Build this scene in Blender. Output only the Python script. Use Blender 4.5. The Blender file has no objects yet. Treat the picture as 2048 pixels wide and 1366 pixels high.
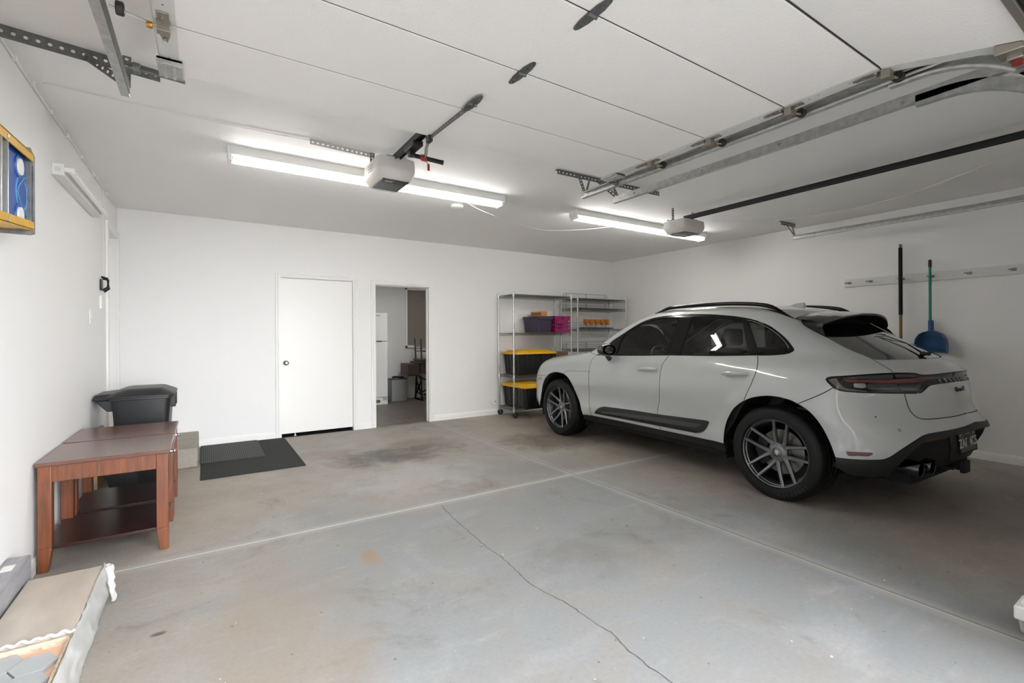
import bpy, bmesh, math, random
import numpy as np
from mathutils import Vector, Matrix, geometry
random.seed(7)
PI = math.pi
scene = bpy.context.scene
COL = scene.collection

# ------------------------------------------------------------------ helpers
def lin(h):
    h = h.lstrip('#')
    out = []
    for i in (0, 2, 4):
        c = int(h[i:i+2], 16) / 255
        out.append(c/12.92 if c <= .04045 else ((c+.055)/1.055)**2.4)
    return (*out, 1)

def mat(name, col, rough=.5, metal=0., noise=0., nscale=8., bump=0., bscale=200., coat=0., spec=None, stretch=None, emit=0.):
    m = bpy.data.materials.new(name)
    m.use_nodes = True
    nt = m.node_tree
    b = nt.nodes['Principled BSDF']
    c = lin(col) if isinstance(col, str) else (*col, 1)
    b.inputs['Base Color'].default_value = c
    b.inputs['Roughness'].default_value = rough
    b.inputs['Metallic'].default_value = metal
    if coat:
        b.inputs['Coat Weight'].default_value = coat
        b.inputs['Coat Roughness'].default_value = .02
    if spec is not None:
        b.inputs['Specular IOR Level'].default_value = spec
    if emit:
        b.inputs['Emission Color'].default_value = c
        b.inputs['Emission Strength'].default_value = emit
    tc = nt.nodes.new('ShaderNodeTexCoord')
    vec = tc.outputs['Object']
    if stretch:
        mp = nt.nodes.new('ShaderNodeMapping')
        mp.inputs['Scale'].default_value = stretch
        nt.links.new(vec, mp.inputs['Vector'])
        vec = mp.outputs['Vector']
    if noise:
        n = nt.nodes.new('ShaderNodeTexNoise')
        n.inputs['Scale'].default_value = nscale
        n.inputs['Detail'].default_value = 5
        nt.links.new(vec, n.inputs['Vector'])
        r = nt.nodes.new('ShaderNodeValToRGB')
        r.color_ramp.elements[0].position = .3
        r.color_ramp.elements[1].position = .7
        r.color_ramp.elements[0].color = (*[max(0, x*(1-noise)) for x in c[:3]], 1)
        r.color_ramp.elements[1].color = (*[min(1, x*(1+noise*.6)) for x in c[:3]], 1)
        nt.links.new(n.outputs['Fac'], r.inputs['Fac'])
        nt.links.new(r.outputs['Color'], b.inputs['Base Color'])
    if bump:
        n2 = nt.nodes.new('ShaderNodeTexNoise')
        n2.inputs['Scale'].default_value = bscale
        n2.inputs['Detail'].default_value = 3
        nt.links.new(tc.outputs['Object'], n2.inputs['Vector'])
        bp = nt.nodes.new('ShaderNodeBump')
        bp.inputs['Strength'].default_value = bump
        bp.inputs['Distance'].default_value = .004
        nt.links.new(n2.outputs['Fac'], bp.inputs['Height'])
        nt.links.new(bp.outputs['Normal'], b.inputs['Normal'])
    return m

def tag(o, label=None, cat=None, group=None, kind=None):
    if label: o['label'] = label
    if cat: o['category'] = cat
    if group: o['group'] = group
    if kind: o['kind'] = kind
    return o

def thing(name, label, cat, loc=(0, 0, 0), rotz=0., group=None):
    o = bpy.data.objects.new(name, None)
    COL.objects.link(o)
    o.empty_display_size = .1
    o.location = loc
    o.rotation_euler = (0, 0, rotz)
    return tag(o, label, cat, group)

def frame_of(d, up=(0, 0, 1)):
    d = Vector(d).normalized()
    u = Vector(up)
    if abs(d.dot(u)) > .98:
        u = Vector((1, 0, 0))
    x = d.cross(u).normalized()
    y = x.cross(d).normalized()
    return x, y, d

class G:
    """collects solids into one bmesh; .obj() links it as ONE mesh object"""
    def __init__(self):
        self.bm = bmesh.new()
        self.mi = 0
    def face(self, pts):
        vs = [self.bm.verts.new(p) for p in pts]
        f = self.bm.faces.new(vs)
        f.material_index = self.mi
        return f
    def mesh(self, pts, faces):
        vs = [self.bm.verts.new(p) for p in pts]
        for f in faces:
            try:
                ff = self.bm.faces.new([vs[i] for i in f])
                ff.material_index = self.mi
            except ValueError:
                pass
        return vs
    def box(self, a, b, M=None):
        x0, y0, z0 = a; x1, y1, z1 = b
        x0, x1 = min(x0, x1), max(x0, x1)
        y0, y1 = min(y0, y1), max(y0, y1)
        z0, z1 = min(z0, z1), max(z0, z1)
        p = [(x0, y0, z0), (x1, y0, z0), (x1, y1, z0), (x0, y1, z0), (x0, y0, z1), (x1, y0, z1), (x1, y1, z1), (x0, y1, z1)]
        if M is not None: p = [M @ Vector(q) for q in p]
        self.mesh(p, [(3, 2, 1, 0), (4, 5, 6, 7), (0, 1, 5, 4), (1, 2, 6, 5), (2, 3, 7, 6), (3, 0, 4, 7)])
        return self
    def hexa(self, lo, hi):
        """lo, hi: four points each, counter-clockwise seen from above"""
        self.mesh(list(lo)+list(hi), [(3, 2, 1, 0), (4, 5, 6, 7), (0, 1, 5, 4), (1, 2, 6, 5), (2, 3, 7, 6), (3, 0, 4, 7)])
        return self
    def bar(self, p0, p1, w, h, up=(0, 0, 1)):
        x, y, d = frame_of(Vector(p1)-Vector(p0), up)
        p0 = Vector(p0); p1 = Vector(p1)
        lo = [p0+x*sx*w/2+y*sy*h/2 for sx, sy in ((-1, -1), (1, -1), (1, 1), (-1, 1))]
        hi = [q+(p1-p0) for q in lo]
        self.hexa(lo, hi)
        return self
    def tube(self, pts, r, n=10, closed=False, cap=True):
        pts = [Vector(p) for p in pts]
        N = len(pts)
        rings = []
        up = Vector((0, 0, 1))
        for i in range(N):
            if closed:
                d = pts[(i+1) % N]-pts[i-1]
            else:
                d = pts[min(i+1, N-1)]-pts[max(i-1, 0)]
            x, y, d = frame_of(d, up)
            rr = r[i] if isinstance(r, (list, tuple)) else r
            rings.append([self.bm.verts.new(pts[i]+(x*math.cos(2*PI*k/n)+y*math.sin(2*PI*k/n))*rr) for k in range(n)])
        for i in range(N if closed else N-1):
            A = rings[i]; B = rings[(i+1) % N]
            for k in range(n):
                f = self.bm.faces.new((A[k], A[(k+1) % n], B[(k+1) % n], B[k])); f.material_index = self.mi
        if cap and not closed:
            f = self.bm.faces.new(rings[0][::-1]); f.material_index = self.mi
            f = self.bm.faces.new(rings[-1]); f.material_index = self.mi
        return self
    def cyl(self, p0, p1, r, n=20, r2=None):
        return self.tube([p0, p1], [r, r if r2 is None else r2], n)
    def lathe(self, prof, o=(0, 0, 0), axis=(0, 0, 1), n=32, close=False, ref=None):
        """prof: (radius, height along axis)"""
        x, y, d = frame_of(axis, ref or (0, 0, 1))
        o = Vector(o)
        rings = []
        for (r, h) in prof:
            if r < 1e-6:
                v = self.bm.verts.new(o+d*h)
                rings.append([v]*n)
            else:
                rings.append([self.bm.verts.new(o+d*h+(x*math.cos(2*PI*k/n)+y*math.sin(2*PI*k/n))*r) for k in range(n)])
        L = len(rings)
        for i in range(L if close else L-1):
            A = rings[i]; B = rings[(i+1) % L]
            for k in range(n):
                q = [A[k], A[(k+1) % n], B[(k+1) % n], B[k]]
                u = []
                for v in q:
                    if v not in u: u.append(v)
                if len(u) > 2:
                    try:
                        f = self.bm.faces.new(u); f.material_index = self.mi
                    except ValueError: pass
        return self
    def prism(self, poly, o, ax, ay, az, depth):
        """poly in the plane (o, ax, ay), pushed by depth along az"""
        o = Vector(o); ax = Vector(ax); ay = Vector(ay); az = Vector(az)
        A = [self.bm.verts.new(o+ax*p[0]+ay*p[1]) for p in poly]
        B = [self.bm.verts.new(v.co+az*depth) for v in A]
        n = len(A)
        for f in (A[::-1], B):
            ff = self.bm.faces.new(f); ff.material_index = self.mi
        for i in range(n):
            ff = self.bm.faces.new((A[i], A[(i+1) % n], B[(i+1) % n], B[i])); ff.material_index = self.mi
        return self
    def sweep(self, sec, path, up=(0, 0, 1), closed_sec=True):
        """a section (x, y) carried along a path; x = right of travel, y = up"""
        path = [Vector(p) for p in path]
        rings = []
        for i in range(len(path)):
            d = path[min(i+1, len(path)-1)]-path[max(i-1, 0)]
            x, y, d = frame_of(d, up)
            rings.append([self.bm.verts.new(path[i]+x*s[0]+y*s[1]) for s in sec])
        n = len(sec)
        for A, B in zip(rings, rings[1:]):
            for k in range(n if closed_sec else n-1):
                f = self.bm.faces.new((A[k], A[(k+1) % n], B[(k+1) % n], B[k])); f.material_index = self.mi
        if closed_sec:
            f = self.bm.faces.new(rings[0][::-1]); f.material_index = self.mi
            f = self.bm.faces.new(rings[-1]); f.material_index = self.mi
        return self
    def ball(self, c, r, sx=1, sy=1, sz=1, n=14):
        m = Matrix.Translation(c) @ Matrix.Diagonal((r*sx, r*sy, r*sz, 1))
        res = bmesh.ops.create_uvsphere(self.bm, u_segments=n, v_segments=max(6, n*2//3), radius=1, matrix=m)
        for v in res['verts']:
            for f in v.link_faces: f.material_index = self.mi
        return self
    def move(self, M):
        self.bm.transform(M)
        return self
    def obj(self, name, m, parent=None, smooth=35, bevel=0., seg=2, fix=True, solid=0.):
        if fix:
            bmesh.ops.recalc_face_normals(self.bm, faces=self.bm.faces)
        me = bpy.data.meshes.new(name)
        self.bm.to_mesh(me)
        self.bm.free()
        for x in (m if isinstance(m, (list, tuple)) else [m]):
            me.materials.append(x)
        if smooth:
            me.shade_smooth()
            me.set_sharp_from_angle(angle=math.radians(smooth))
        o = bpy.data.objects.new(name, me)
        COL.objects.link(o)
        if parent is not None:
            o.parent = parent
        if solid:
            s = o.modifiers.new('solid', 'SOLIDIFY'); s.thickness = solid
        if bevel:
            bv = o.modifiers.new('bevel', 'BEVEL')
            bv.width = bevel; bv.segments = seg; bv.limit_method = 'ANGLE'; bv.angle_limit = math.radians(40)
        return o

def split_loose(o):
    """every loose piece of a mesh becomes an object of its own, same name, same parent"""
    bm = bmesh.new(); bm.from_mesh(o.data)
    seen = set(); isl = []
    for v in bm.verts:
        if v in seen: continue
        st, grp = [v], set([v])
        while st:
            q = st.pop()
            for e in q.link_edges:
                u = e.other_vert(q)
                if u not in grp: grp.add(u); st.append(u)
        seen |= grp; isl.append({x.index for x in grp})
    bm.free()
    if len(isl) < 2: return [o]
    out = []
    for ids in isl:
        b2 = bmesh.new(); b2.from_mesh(o.data); b2.verts.ensure_lookup_table()
        bmesh.ops.delete(b2, geom=[v for v in b2.verts if v.index not in ids], context='VERTS')
        me = bpy.data.meshes.new(o.name.split('.')[0]); b2.to_mesh(me); b2.free()
        for m_ in o.data.materials: me.materials.append(m_)
        c = o.copy(); c.data = me; COL.objects.link(c); out.append(c)
    nm = o.name.split('.')[0]
    bpy.data.objects.remove(o)
    for c in out: c.name = nm
    return out

def children(o):
    return [c for c in bpy.data.objects if c.parent == o]

def dup(root, loc=None, rotz=None, label=None, group=None):
    """a copy of a thing with copies of its parts and sub-parts"""
    kids = {}
    for c in bpy.data.objects:
        if c.parent: kids.setdefault(c.parent.name, []).append(c)
    r = root.copy(); COL.objects.link(r)
    if loc is not None: r.location = loc
    if rotz is not None: r.rotation_euler = (0, 0, rotz)
    if label: r['label'] = label
    if group: r['group'] = group
    for ch in kids.get(root.name, []):
        c = ch.copy(); COL.objects.link(c); c.parent = r
        for gch in kids.get(ch.name, []):
            d = gch.copy(); COL.objects.link(d); d.parent = c
    return r

def text_mesh(s, size, depth=.001, shear=0., bold=0., spacing=1.):
    """lettering as (verts, faces), centred, in the xy plane facing +z"""
    cu = bpy.data.curves.new('lettering', 'FONT')
    cu.body = s; cu.size = size; cu.extrude = depth; cu.align_x = 'CENTER'; cu.align_y = 'CENTER'
    cu.shear = shear; cu.offset = bold; cu.space_character = spacing; cu.resolution_u = 3
    o = bpy.data.objects.new('lettering', cu)
    COL.objects.link(o)
    dg = bpy.context.evaluated_depsgraph_get()
    me = bpy.data.meshes.new_from_object(o.evaluated_get(dg))
    v = [tuple(x.co) for x in me.vertices]
    f = [tuple(p.vertices) for p in me.polygons]
    bpy.data.objects.remove(o); bpy.data.curves.remove(cu); bpy.data.meshes.remove(me)
    return v, f

def put_text(g, s, size, o, ax, ay, depth=.001, **k):
    """lettering into g: reads along ax, up along ay, origin at its centre o"""
    v, f = text_mesh(s, size, depth, **k)
    o = Vector(o); ax = Vector(ax).normalized(); ay = Vector(ay).normalized(); az = ax.cross(ay)
    g.mesh([o+ax*p[0]+ay*p[1]+az*p[2] for p in v], f)

def arc(c, r, a0, a1, n, ax=(1, 0, 0), ay=(0, 0, 1)):
    c = Vector(c); ax = Vector(ax); ay = Vector(ay)
    return [c+ax*r*math.cos(math.radians(a0+(a1-a0)*i/n))+ay*r*math.sin(math.radians(a0+(a1-a0)*i/n)) for i in range(n+1)]

def rrect(x0, y0, x1, y1, r, n=4):
    out = []
    for cx, cy, a in ((x1-r, y1-r, 0), (x0+r, y1-r, 90), (x0+r, y0+r, 180), (x1-r, y0+r, 270)):
        for i in range(n+1):
            t = math.radians(a+90*i/n)
            out.append((cx+r*math.cos(t), cy+r*math.sin(t)))
    return out

# ------------------------------------------------------------------ camera
FPX, YAW, ROLL, HOR, CAMH = 946.5, math.radians(33.0), math.radians(.297), 671.0, 1.28
_F = np.array([math.sin(YAW), math.cos(YAW), 0.])
_R0 = np.array([math.cos(YAW), -math.sin(YAW), 0.])
_U0 = np.array([0, 0, 1.])
CRX = math.cos(ROLL)*_R0 - math.sin(ROLL)*_U0
CUX = math.sin(ROLL)*_R0 + math.cos(ROLL)*_U0
def cam_ray(u, v):
    return CRX*(u-1024)/FPX + CUX*(HOR-v)/FPX + _F
cd = bpy.data.cameras.new('camera')
cam = bpy.data.objects.new('camera', cd)
COL.objects.link(cam)
cd.sensor_width = 36; cd.sensor_fit = 'HORIZONTAL'
cd.lens = FPX/2048*36
cd.shift_y = -(683-HOR)/2048
cd.clip_start = .02; cd.clip_end = 200
mw = Matrix.Identity(4)
for i, a in enumerate((CRX, CUX, -_F)):
    for j in range(3): mw[j][i] = a[j]
mw[2][3] = CAMH
cam.matrix_world = mw
scene.camera = cam

vs = scene.view_settings
vs.view_transform = 'Standard'; vs.look = 'None'; vs.gamma = 1; vs.use_curve_mapping = False
vs.exposure = EXPO = 1.10
SKY_LO, SKY_HI = .8, 8.2
scene.cycles.max_bounces = 14
scene.cycles.diffuse_bounces = 8
scene.cycles.glossy_bounces = 6
scene.cycles.transmission_bounces = 8
scene.cycles.transparent_max_bounces = 16
scene.cycles.sample_clamp_indirect = 8
scene.cycles.use_denoising = True

# ------------------------------------------------------------------ world
w = bpy.data.worlds.new('sky'); scene.world = w
w.use_nodes = True
nt = w.node_tree
bg = nt.nodes['Background']
tcw = nt.nodes.new('ShaderNodeTexCoord')
dotn = nt.nodes.new('ShaderNodeVectorMath'); dotn.operation = 'DOT_PRODUCT'
nt.links.new(tcw.outputs['Generated'], dotn.inputs[0])
dotn.inputs[1].default_value = Vector((.50, -.82, .26)).normalized()      # towards the hidden sun
mr = nt.nodes.new('ShaderNodeMapRange'); mr.interpolation_type = 'SMOOTHSTEP'
mr.inputs['From Min'].default_value = -.05; mr.inputs['From Max'].default_value = .95
mr.inputs['To Min'].default_value = SKY_LO; mr.inputs['To Max'].default_value = SKY_HI
nt.links.new(dotn.outputs['Value'], mr.inputs['Value'])
nt.links.new(mr.outputs[0], bg.inputs['Strength'])
bg.inputs['Color'].default_value = (.94, .972, 1.0, 1)

# ------------------------------------------------------------------ materials
M = {}
M['wall'] = mat('white_wall_paint', '#ecebeb', .55, bump=.12, bscale=160)
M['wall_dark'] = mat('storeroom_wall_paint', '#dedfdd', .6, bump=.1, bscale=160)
M['ceil'] = mat('ceiling_paint', '#f0efee', .7, bump=.25, bscale=110)
M['trim'] = mat('white_trim_paint', '#efeeec', .35)
M['door'] = mat('white_door_paint', '#eeedeb', .33)
M['gdoor'] = mat('garage_door_paint', '#eceae8', .45, bump=.5, bscale=90)
M['galv'] = mat('galvanised_steel', '#b9bab8', .38, .6, noise=.2, nscale=26)
M['galvdark'] = mat('dull_galvanised_steel', '#747675', .45, .6, noise=.25, nscale=30)
M['chrome'] = mat('chromed_steel', '#c9cbcc', .18, 1.)
M['steel'] = mat('brushed_steel', '#8d8e8c', .35, 1.)
M['black'] = mat('black_plastic', '#17181a', .42)
M['blackmatt'] = mat('matt_black', '#0b0b0c', .8)
M['rubber'] = mat('black_rubber', '#151516', .7, noise=.25, nscale=60)
M['brass'] = mat('brass', '#b8873f', .35, 1.)
M['white'] = mat('white_plastic', '#ebebe8', .4)
M['cord'] = mat('white_cord', '#e6e4df', .5)
M['enamel'] = mat('white_enamel', '#e4e4e1', .4)
M['tube'] = mat('lit_fluorescent_tube', '#fffdf7', .4, emit=14.)
M['tubeoff'] = mat('unlit_fluorescent_tube', '#ecebe6', .25)

# concrete floor: patchy beige-grey slab with stains, a pale sealed joint and paint specks
def concrete(name, base_a, base_b, stain, joints):
    m = bpy.data.materials.new(name); m.use_nodes = True
    nt = m.node_tree; N = nt.nodes; L = nt.links
    b = N['Principled BSDF']
    tc = N.new('ShaderNodeTexCoord')
    def noise(scale, detail=6, rough=.6, dist=0., st=None, off=(0, 0, 0)):
        mp = N.new('ShaderNodeMapping')
        mp.inputs['Scale'].default_value = st or (1, 1, 1)
        mp.inputs['Location'].default_value = off
        L.new(tc.outputs['Object'], mp.inputs['Vector'])
        n = N.new('ShaderNodeTexNoise')
        n.inputs['Scale'].default_value = scale; n.inputs['Detail'].default_value = detail
        n.inputs['Roughness'].default_value = rough; n.inputs['Distortion'].default_value = dist
        L.new(mp.outputs['Vector'], n.inputs['Vector'])
        return n.outputs['Fac']
    def ramp(fac, a, bb, ca=(0, 0, 0, 1), cb=(1, 1, 1, 1)):
        r = N.new('ShaderNodeValToRGB')
        r.color_ramp.elements[0].position = a; r.color_ramp.elements[1].position = bb
        r.color_ramp.elements[0].color = ca; r.color_ramp.elements[1].color = cb
        L.new(fac, r.inputs['Fac'])
        return r.outputs['Color']
    def mix(fac, a, bb):
        x = N.new('ShaderNodeMix'); x.data_type = 'RGBA'
        L.new(fac, x.inputs['Factor'])
        for s, v in ((x.inputs['A'], a), (x.inputs['B'], bb)):
            if isinstance(v, tuple): s.default_value = v
            else: L.new(v, s)
        return x.outputs['Result']
    def math_(op, a, bb=None):
        x = N.new('ShaderNodeMath'); x.operation = op
        for s, v in zip(x.inputs, (a, bb)):
            if v is None: continue
            if isinstance(v, (int, float)): s.default_value = v
            else: L.new(v, s)
        return x.outputs[0]
    sx_ = N.new('ShaderNodeSeparateXYZ'); L.new(tc.outputs['Object'], sx_.inputs[0])
    def grad_(axis, a, bb):
        x = N.new('ShaderNodeMapRange'); x.interpolation_type = 'SMOOTHSTEP'
        x.inputs['From Min'].default_value = a; x.inputs['From Max'].default_value = bb
        L.new(sx_.outputs[axis], x.inputs['Value']); return x.outputs[0]
    def blob(cx, cy, rx, ry):
        ax_ = math_('DIVIDE', math_('SUBTRACT', sx_.outputs['X'], cx), rx); ay_ = math_('DIVIDE', math_('SUBTRACT', sx_.outputs['Y'], cy), ry)
        d = math_('ADD', math_('MULTIPLY', ax_, ax_), math_('MULTIPLY', ay_, ay_))
        d = math_('ADD', d, math_('MULTIPLY', math_('SUBTRACT', noise(3.2, 7, .7, .4, off=(cx, cy, 0)), .5), 3.0))
        return ramp(d, .1, 1.25, (1, 1, 1, 1), (0, 0, 0, 1))
    # traffic wear: beige towards the back and the left, brown in the right bay
    wear = math_('ADD', math_('ADD', math_('MULTIPLY', grad_('Y', 2.9, 4.3), .55), math_('MULTIPLY', grad_('X', 1.1, -.5), .55)), math_('MULTIPLY', grad_('X', 2.7, 4.0), .75))
    big = noise(.9, 6, .62, .8)
    wear = math_('ADD', wear, math_('MULTIPLY', math_('SUBTRACT', big, .5), 1.5))
    c = mix(ramp(wear, .05, .95), lin(base_b), lin(base_a))
    mid = ramp(noise(2.3, 8, .68, .3, off=(3, 1, 0)), .45, .75)
    c = mix(math_('MULTIPLY', mid, .65), c, lin(stain))
    pale = ramp(noise(1.6, 7, .66, .6, off=(8, 3, 0)), .54, .70)
    c = mix(math_('MULTIPLY', pale, .40), c, lin('#a6a8ab'))
    streak = ramp(noise(5, 5, .6, .2, st=(.5, 2.2, 1), off=(7, 2, 0)), .58, .85)
    c = mix(math_('MULTIPLY', streak, .25), c, lin('#c5c3bf'))
    fine = ramp(noise(48, 5, .75), .32, .72)
    c = mix(math_('MULTIPLY', fine, .30), c, lin('#66615b'))
    dark = ramp(noise(1.5, 8, .72, .8, off=(1.3, 6.2, 0)), .57, .70)
    c = mix(math_('MULTIPLY', dark, .50), c, lin('#5f5750'))
    if joints:
        for cx, cy, rx, ry, f, col in ((1.75, 4.95, .85, .38, .75, '#4d4642'), (2.15, 5.35, .5, .3, .5, '#6a594b'), (2.1, 2.1, .75, .35, .38, '#635d58'), (.3, 2.2, .4, .9, .30, '#8d7863'), (3.7, 4.6, .9, .6, .6, '#574d45'), (1.1, 5.4, .4, .3, .4, '#7d6c5c'), (-.174, 2.548, .035, .02, .9, '#4a4340'), (.80, 2.75, .06, .12, .55, '#9a7452'), (1.6, 4.1, .8, .5, .35, '#b0b1b3'), (4.6, 1.2, 1.6, 1.0, .15, '#4f4740')):
            c = mix(math_('MULTIPLY', blob(cx, cy, rx, ry), f), c, lin(col))
    sp = ramp(noise(30, 2, .4, off=(2, 9, 0)), .765, .78)
    c = mix(math_('MULTIPLY', sp, .65), c, lin('#dedfdf'))
    ds = ramp(noise(26, 2, .4, off=(12, 4, 0)), .74, .77)
    c = mix(math_('MULTIPLY', ds, .6), c, lin('#3c3834'))
    if joints:
        s = N.new('ShaderNodeSeparateXYZ'); L.new(tc.outputs['Object'], s.inputs[0])
        wob = noise(2.5, 3, .5, off=(4, 4, 0))
        def line(axis, pos, half, soft, amp, col, f):
            nonlocal c
            d = math_('ABSOLUTE', math_('ADD', math_('SUBTRACT', s.outputs[axis], pos), math_('MULTIPLY', math_('SUBTRACT', wob, .5), amp)))
            k = ramp(d, half, half+soft, (1, 1, 1, 1), (0, 0, 0, 1))
            c = mix(math_('MULTIPLY', k, f), c, lin(col))
        line('Y', 3.347, .02, .05, .03, '#a9a8a6', .45)
        line('Y', 3.347, .005, .004, .004, '#d2d1cf', .8)
        line('Y', 3.336, .002, .003, .004, '#6b6864', .6)
        line('X', 2.843, .03, .05, .06, '#a3a19e', .45)
        line('X', 2.836, .005, .006, .010, '#b9b3ab', .6)
        line('X', 2.848, .004, .005, .006, '#5f5a55', .7)
    L.new(c, b.inputs['Base Color'])
    rr = N.new('ShaderNodeMapRange')
    rr.inputs['To Min'].default_value = .42; rr.inputs['To Max'].default_value = .72
    L.new(noise(4, 6, .6, off=(5, 5, 0)), rr.inputs['Value'])
    L.new(rr.outputs[0], b.inputs['Roughness'])
    bp = N.new('ShaderNodeBump'); bp.inputs['Strength'].default_value = .12; bp.inputs['Distance'].default_value = .003
    L.new(noise(90, 5, .7), bp.inputs['Height'])
    L.new(bp.outputs['Normal'], b.inputs['Normal'])
    return m
M['floor'] = concrete('garage_concrete', '#a99e92', '#87898b', '#8f8479', True)
M['crack'] = mat('floor_crack', '#57524d', .9)
M['drive'] = mat('driveway_concrete', '#8f8d89', .8, noise=.1)

# tiled storeroom floor
def tiles():
    m = bpy.data.materials.new('slate_tile'); m.use_nodes = True
    nt = m.node_tree; N = nt.nodes; L = nt.links; b = N['Principled BSDF']
    tc = N.new('ShaderNodeTexCoord')
    mp = N.new('ShaderNodeMapping'); mp.inputs['Rotation'].default_value = (0, 0, .0)
    L.new(tc.outputs['Object'], mp.inputs['Vector'])
    br = N.new('ShaderNodeTexBrick')
    br.inputs['Scale'].default_value = 1; br.offset = 0
    br.inputs['Brick Width'].default_value = .42; br.inputs['Row Height'].default_value = .42
    br.inputs['Mortar Size'].default_value = .008
    br.inputs['Color1'].default_value = lin('#77706a'); br.inputs['Color2'].default_value = lin('#84776b')
    br.inputs['Mortar'].default_value = lin('#5b534d')
    L.new(mp.outputs['Vector'], br.inputs['Vector'])
    n = N.new('ShaderNodeTexNoise'); n.inputs['Scale'].default_value = 5; n.inputs['Detail'].default_value = 7
    L.new(tc.outputs['Object'], n.inputs['Vector'])
    x = N.new('ShaderNodeMix'); x.data_type = 'RGBA'; x.blend_type = 'MULTIPLY'; x.inputs['Factor'].default_value = .6
    L.new(br.outputs['Color'], x.inputs['A']); L.new(n.outputs['Fac'], x.inputs['B'])
    L.new(x.outputs['Result'], b.inputs['Base Color'])
    b.inputs['Roughness'].default_value = .4
    return m
M['tile'] = tiles()
# ------------------------------------------------------------------ room shell
XL, XR, YB, YF, ZC = -.786, 6.60, 6.605, -.03, 2.68
YS = 9.36                                   # back of the storeroom
def struct(name, g, m, parent=None, **k):
    o = g.obj(name, m, parent, **k)
    if parent is None: o['kind'] = 'structure'
    return o
g = G()
g.box((XL-.12, -.25, -.12), (XR+.12, YB, 0))
g.mi = 1
# the crack that runs out from the joint, and a hairline branch
def ribbon(path, wfun):
    P = [Vector((p[0], p[1], .0008)) for p in path]
    vs_ = []
    for i, p in enumerate(P):
        d = (P[min(i+1, len(P)-1)]-P[max(0, i-1)]).normalized()
        n = Vector((-d.y, d.x, 0))*wfun(i/len(P))
        vs_.append((g.bm.verts.new(p+n), g.bm.verts.new(p-n)))
    for a, b_ in zip(vs_, vs_[1:]):
        f = g.bm.faces.new((a[0], b_[0], b_[1], a[1])); f.material_index = 1
def wander(pts, step=.02, amp=.012):
    out = []
    for a, b_ in zip(pts, pts[1:]):
        a = Vector((*a, 0)); b_ = Vector((*b_, 0)); n = max(2, int((b_-a).length/step))
        for i in range(n):
            q = a.lerp(b_, i/n)
            out.append((q.x+random.uniform(-amp, amp), q.y+random.uniform(-amp, amp)))
    return out
def floor_px(u, v):
    d = cam_ray(u, v); t = -CAMH/d[2]
    return (d[0]*t, d[1]*t)
ribbon(wander([floor_px(*p) for p in ((882, 1010), (905, 1035), (930, 1057), (968, 1090), (1000, 1112), (1030, 1138), (1052, 1162), (1092, 1185), (1140, 1210), (1185, 1243), (1222, 1265), (1262, 1305), (1300, 1335), (1340, 1362), (1400, 1420))], .02, .004), lambda t: .0016+.0012*random.random())
floor = struct('floor', g, [M['floor'], M['crack']], smooth=0)
g = G(); g.box((XL-.12, -.25, ZC), (XR+.12, YB, ZC+.1)); struct('ceiling', g, M['ceil'], smooth=0)

# back wall with two openings
D1 = (.806, 1.708, 2.035); D2 = (1.994, 2.828, 2.024)
g = G()
T = .115
for x0, x1, z0, z1 in ((XL-.12, D1[0], 0, ZC), (D1[1], D2[0], 0, ZC), (D2[1], XR+.12, 0, ZC), (D1[0], D1[1], D1[2], ZC), (D2[0], D2[1], D2[2], ZC)):
    g.box((x0, YB, z0), (x1, YB+T, z1))
struct('wall_back', g, M['wall'], smooth=0)
# left wall with the house door opening
DL = (5.93, 6.52, .2, 2.33)
g = G()
for y0, y1, z0, z1 in ((-.25, DL[0], 0, ZC), (DL[1], YB+T, 0, ZC), (DL[0], DL[1], DL[3], ZC), (DL[0], DL[1], 0, DL[2])):
    g.box((XL-.12, y0, z0), (XL, y1, z1))
struct('wall_left', g, M['wall'], smooth=0)
g = G(); g.box((XR, -.25, 0), (XR+.12, YB+T, ZC)); struct('wall_right', g, M['wall'], smooth=0)
OP = (-.17, 2.58, 2.29); OP2 = (3.2, 5.95, 2.29)
g = G()
for x0, x1, z0, z1 in ((XL, OP[0], 0, ZC), (OP[1], OP2[0], 0, ZC), (OP2[1], XR, 0, ZC), (OP[0], OP[1], OP[2], ZC), (OP2[0], OP2[1], OP2[2], ZC)):
    g.box((x0, YF-.2, z0), (x1, YF, z1))
struct('wall_front', g, M['wall'], smooth=0)
g = G(); g.box((-20, -24, -.14), (24, -.25, -.02)); struct('driveway', g, M['drive'], smooth=0)
g = G(); g.box((-4.5, -9, -.1), (-1.05, -.25, 5.2)); struct('added_light_blocker', g, mat('blocker_dark', '#4a4037', .9, bump=.4, bscale=40), smooth=0)  # unseen wing added to keep outside light off the right bay
# storeroom behind the doorway
g = G(); g.box((1.77, YB, -.1), (5.2, YS+.1, 0)); struct('storeroom_floor', g, M['tile'], smooth=0)
g = G(); g.box((1.77, YB+T, 2.45), (5.2, YS+.1, 2.55)); struct('storeroom_ceiling', g, M['ceil'], smooth=0)
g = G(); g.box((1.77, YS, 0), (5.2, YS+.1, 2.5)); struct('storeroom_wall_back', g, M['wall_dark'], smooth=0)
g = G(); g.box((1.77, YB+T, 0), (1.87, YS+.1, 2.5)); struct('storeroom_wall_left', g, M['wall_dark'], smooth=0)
g = G(); g.box((5.2, YB+T, 0), (5.3, YS+.1, 2.5)); struct('storeroom_wall_right', g, M['wall_dark'], smooth=0)

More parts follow.
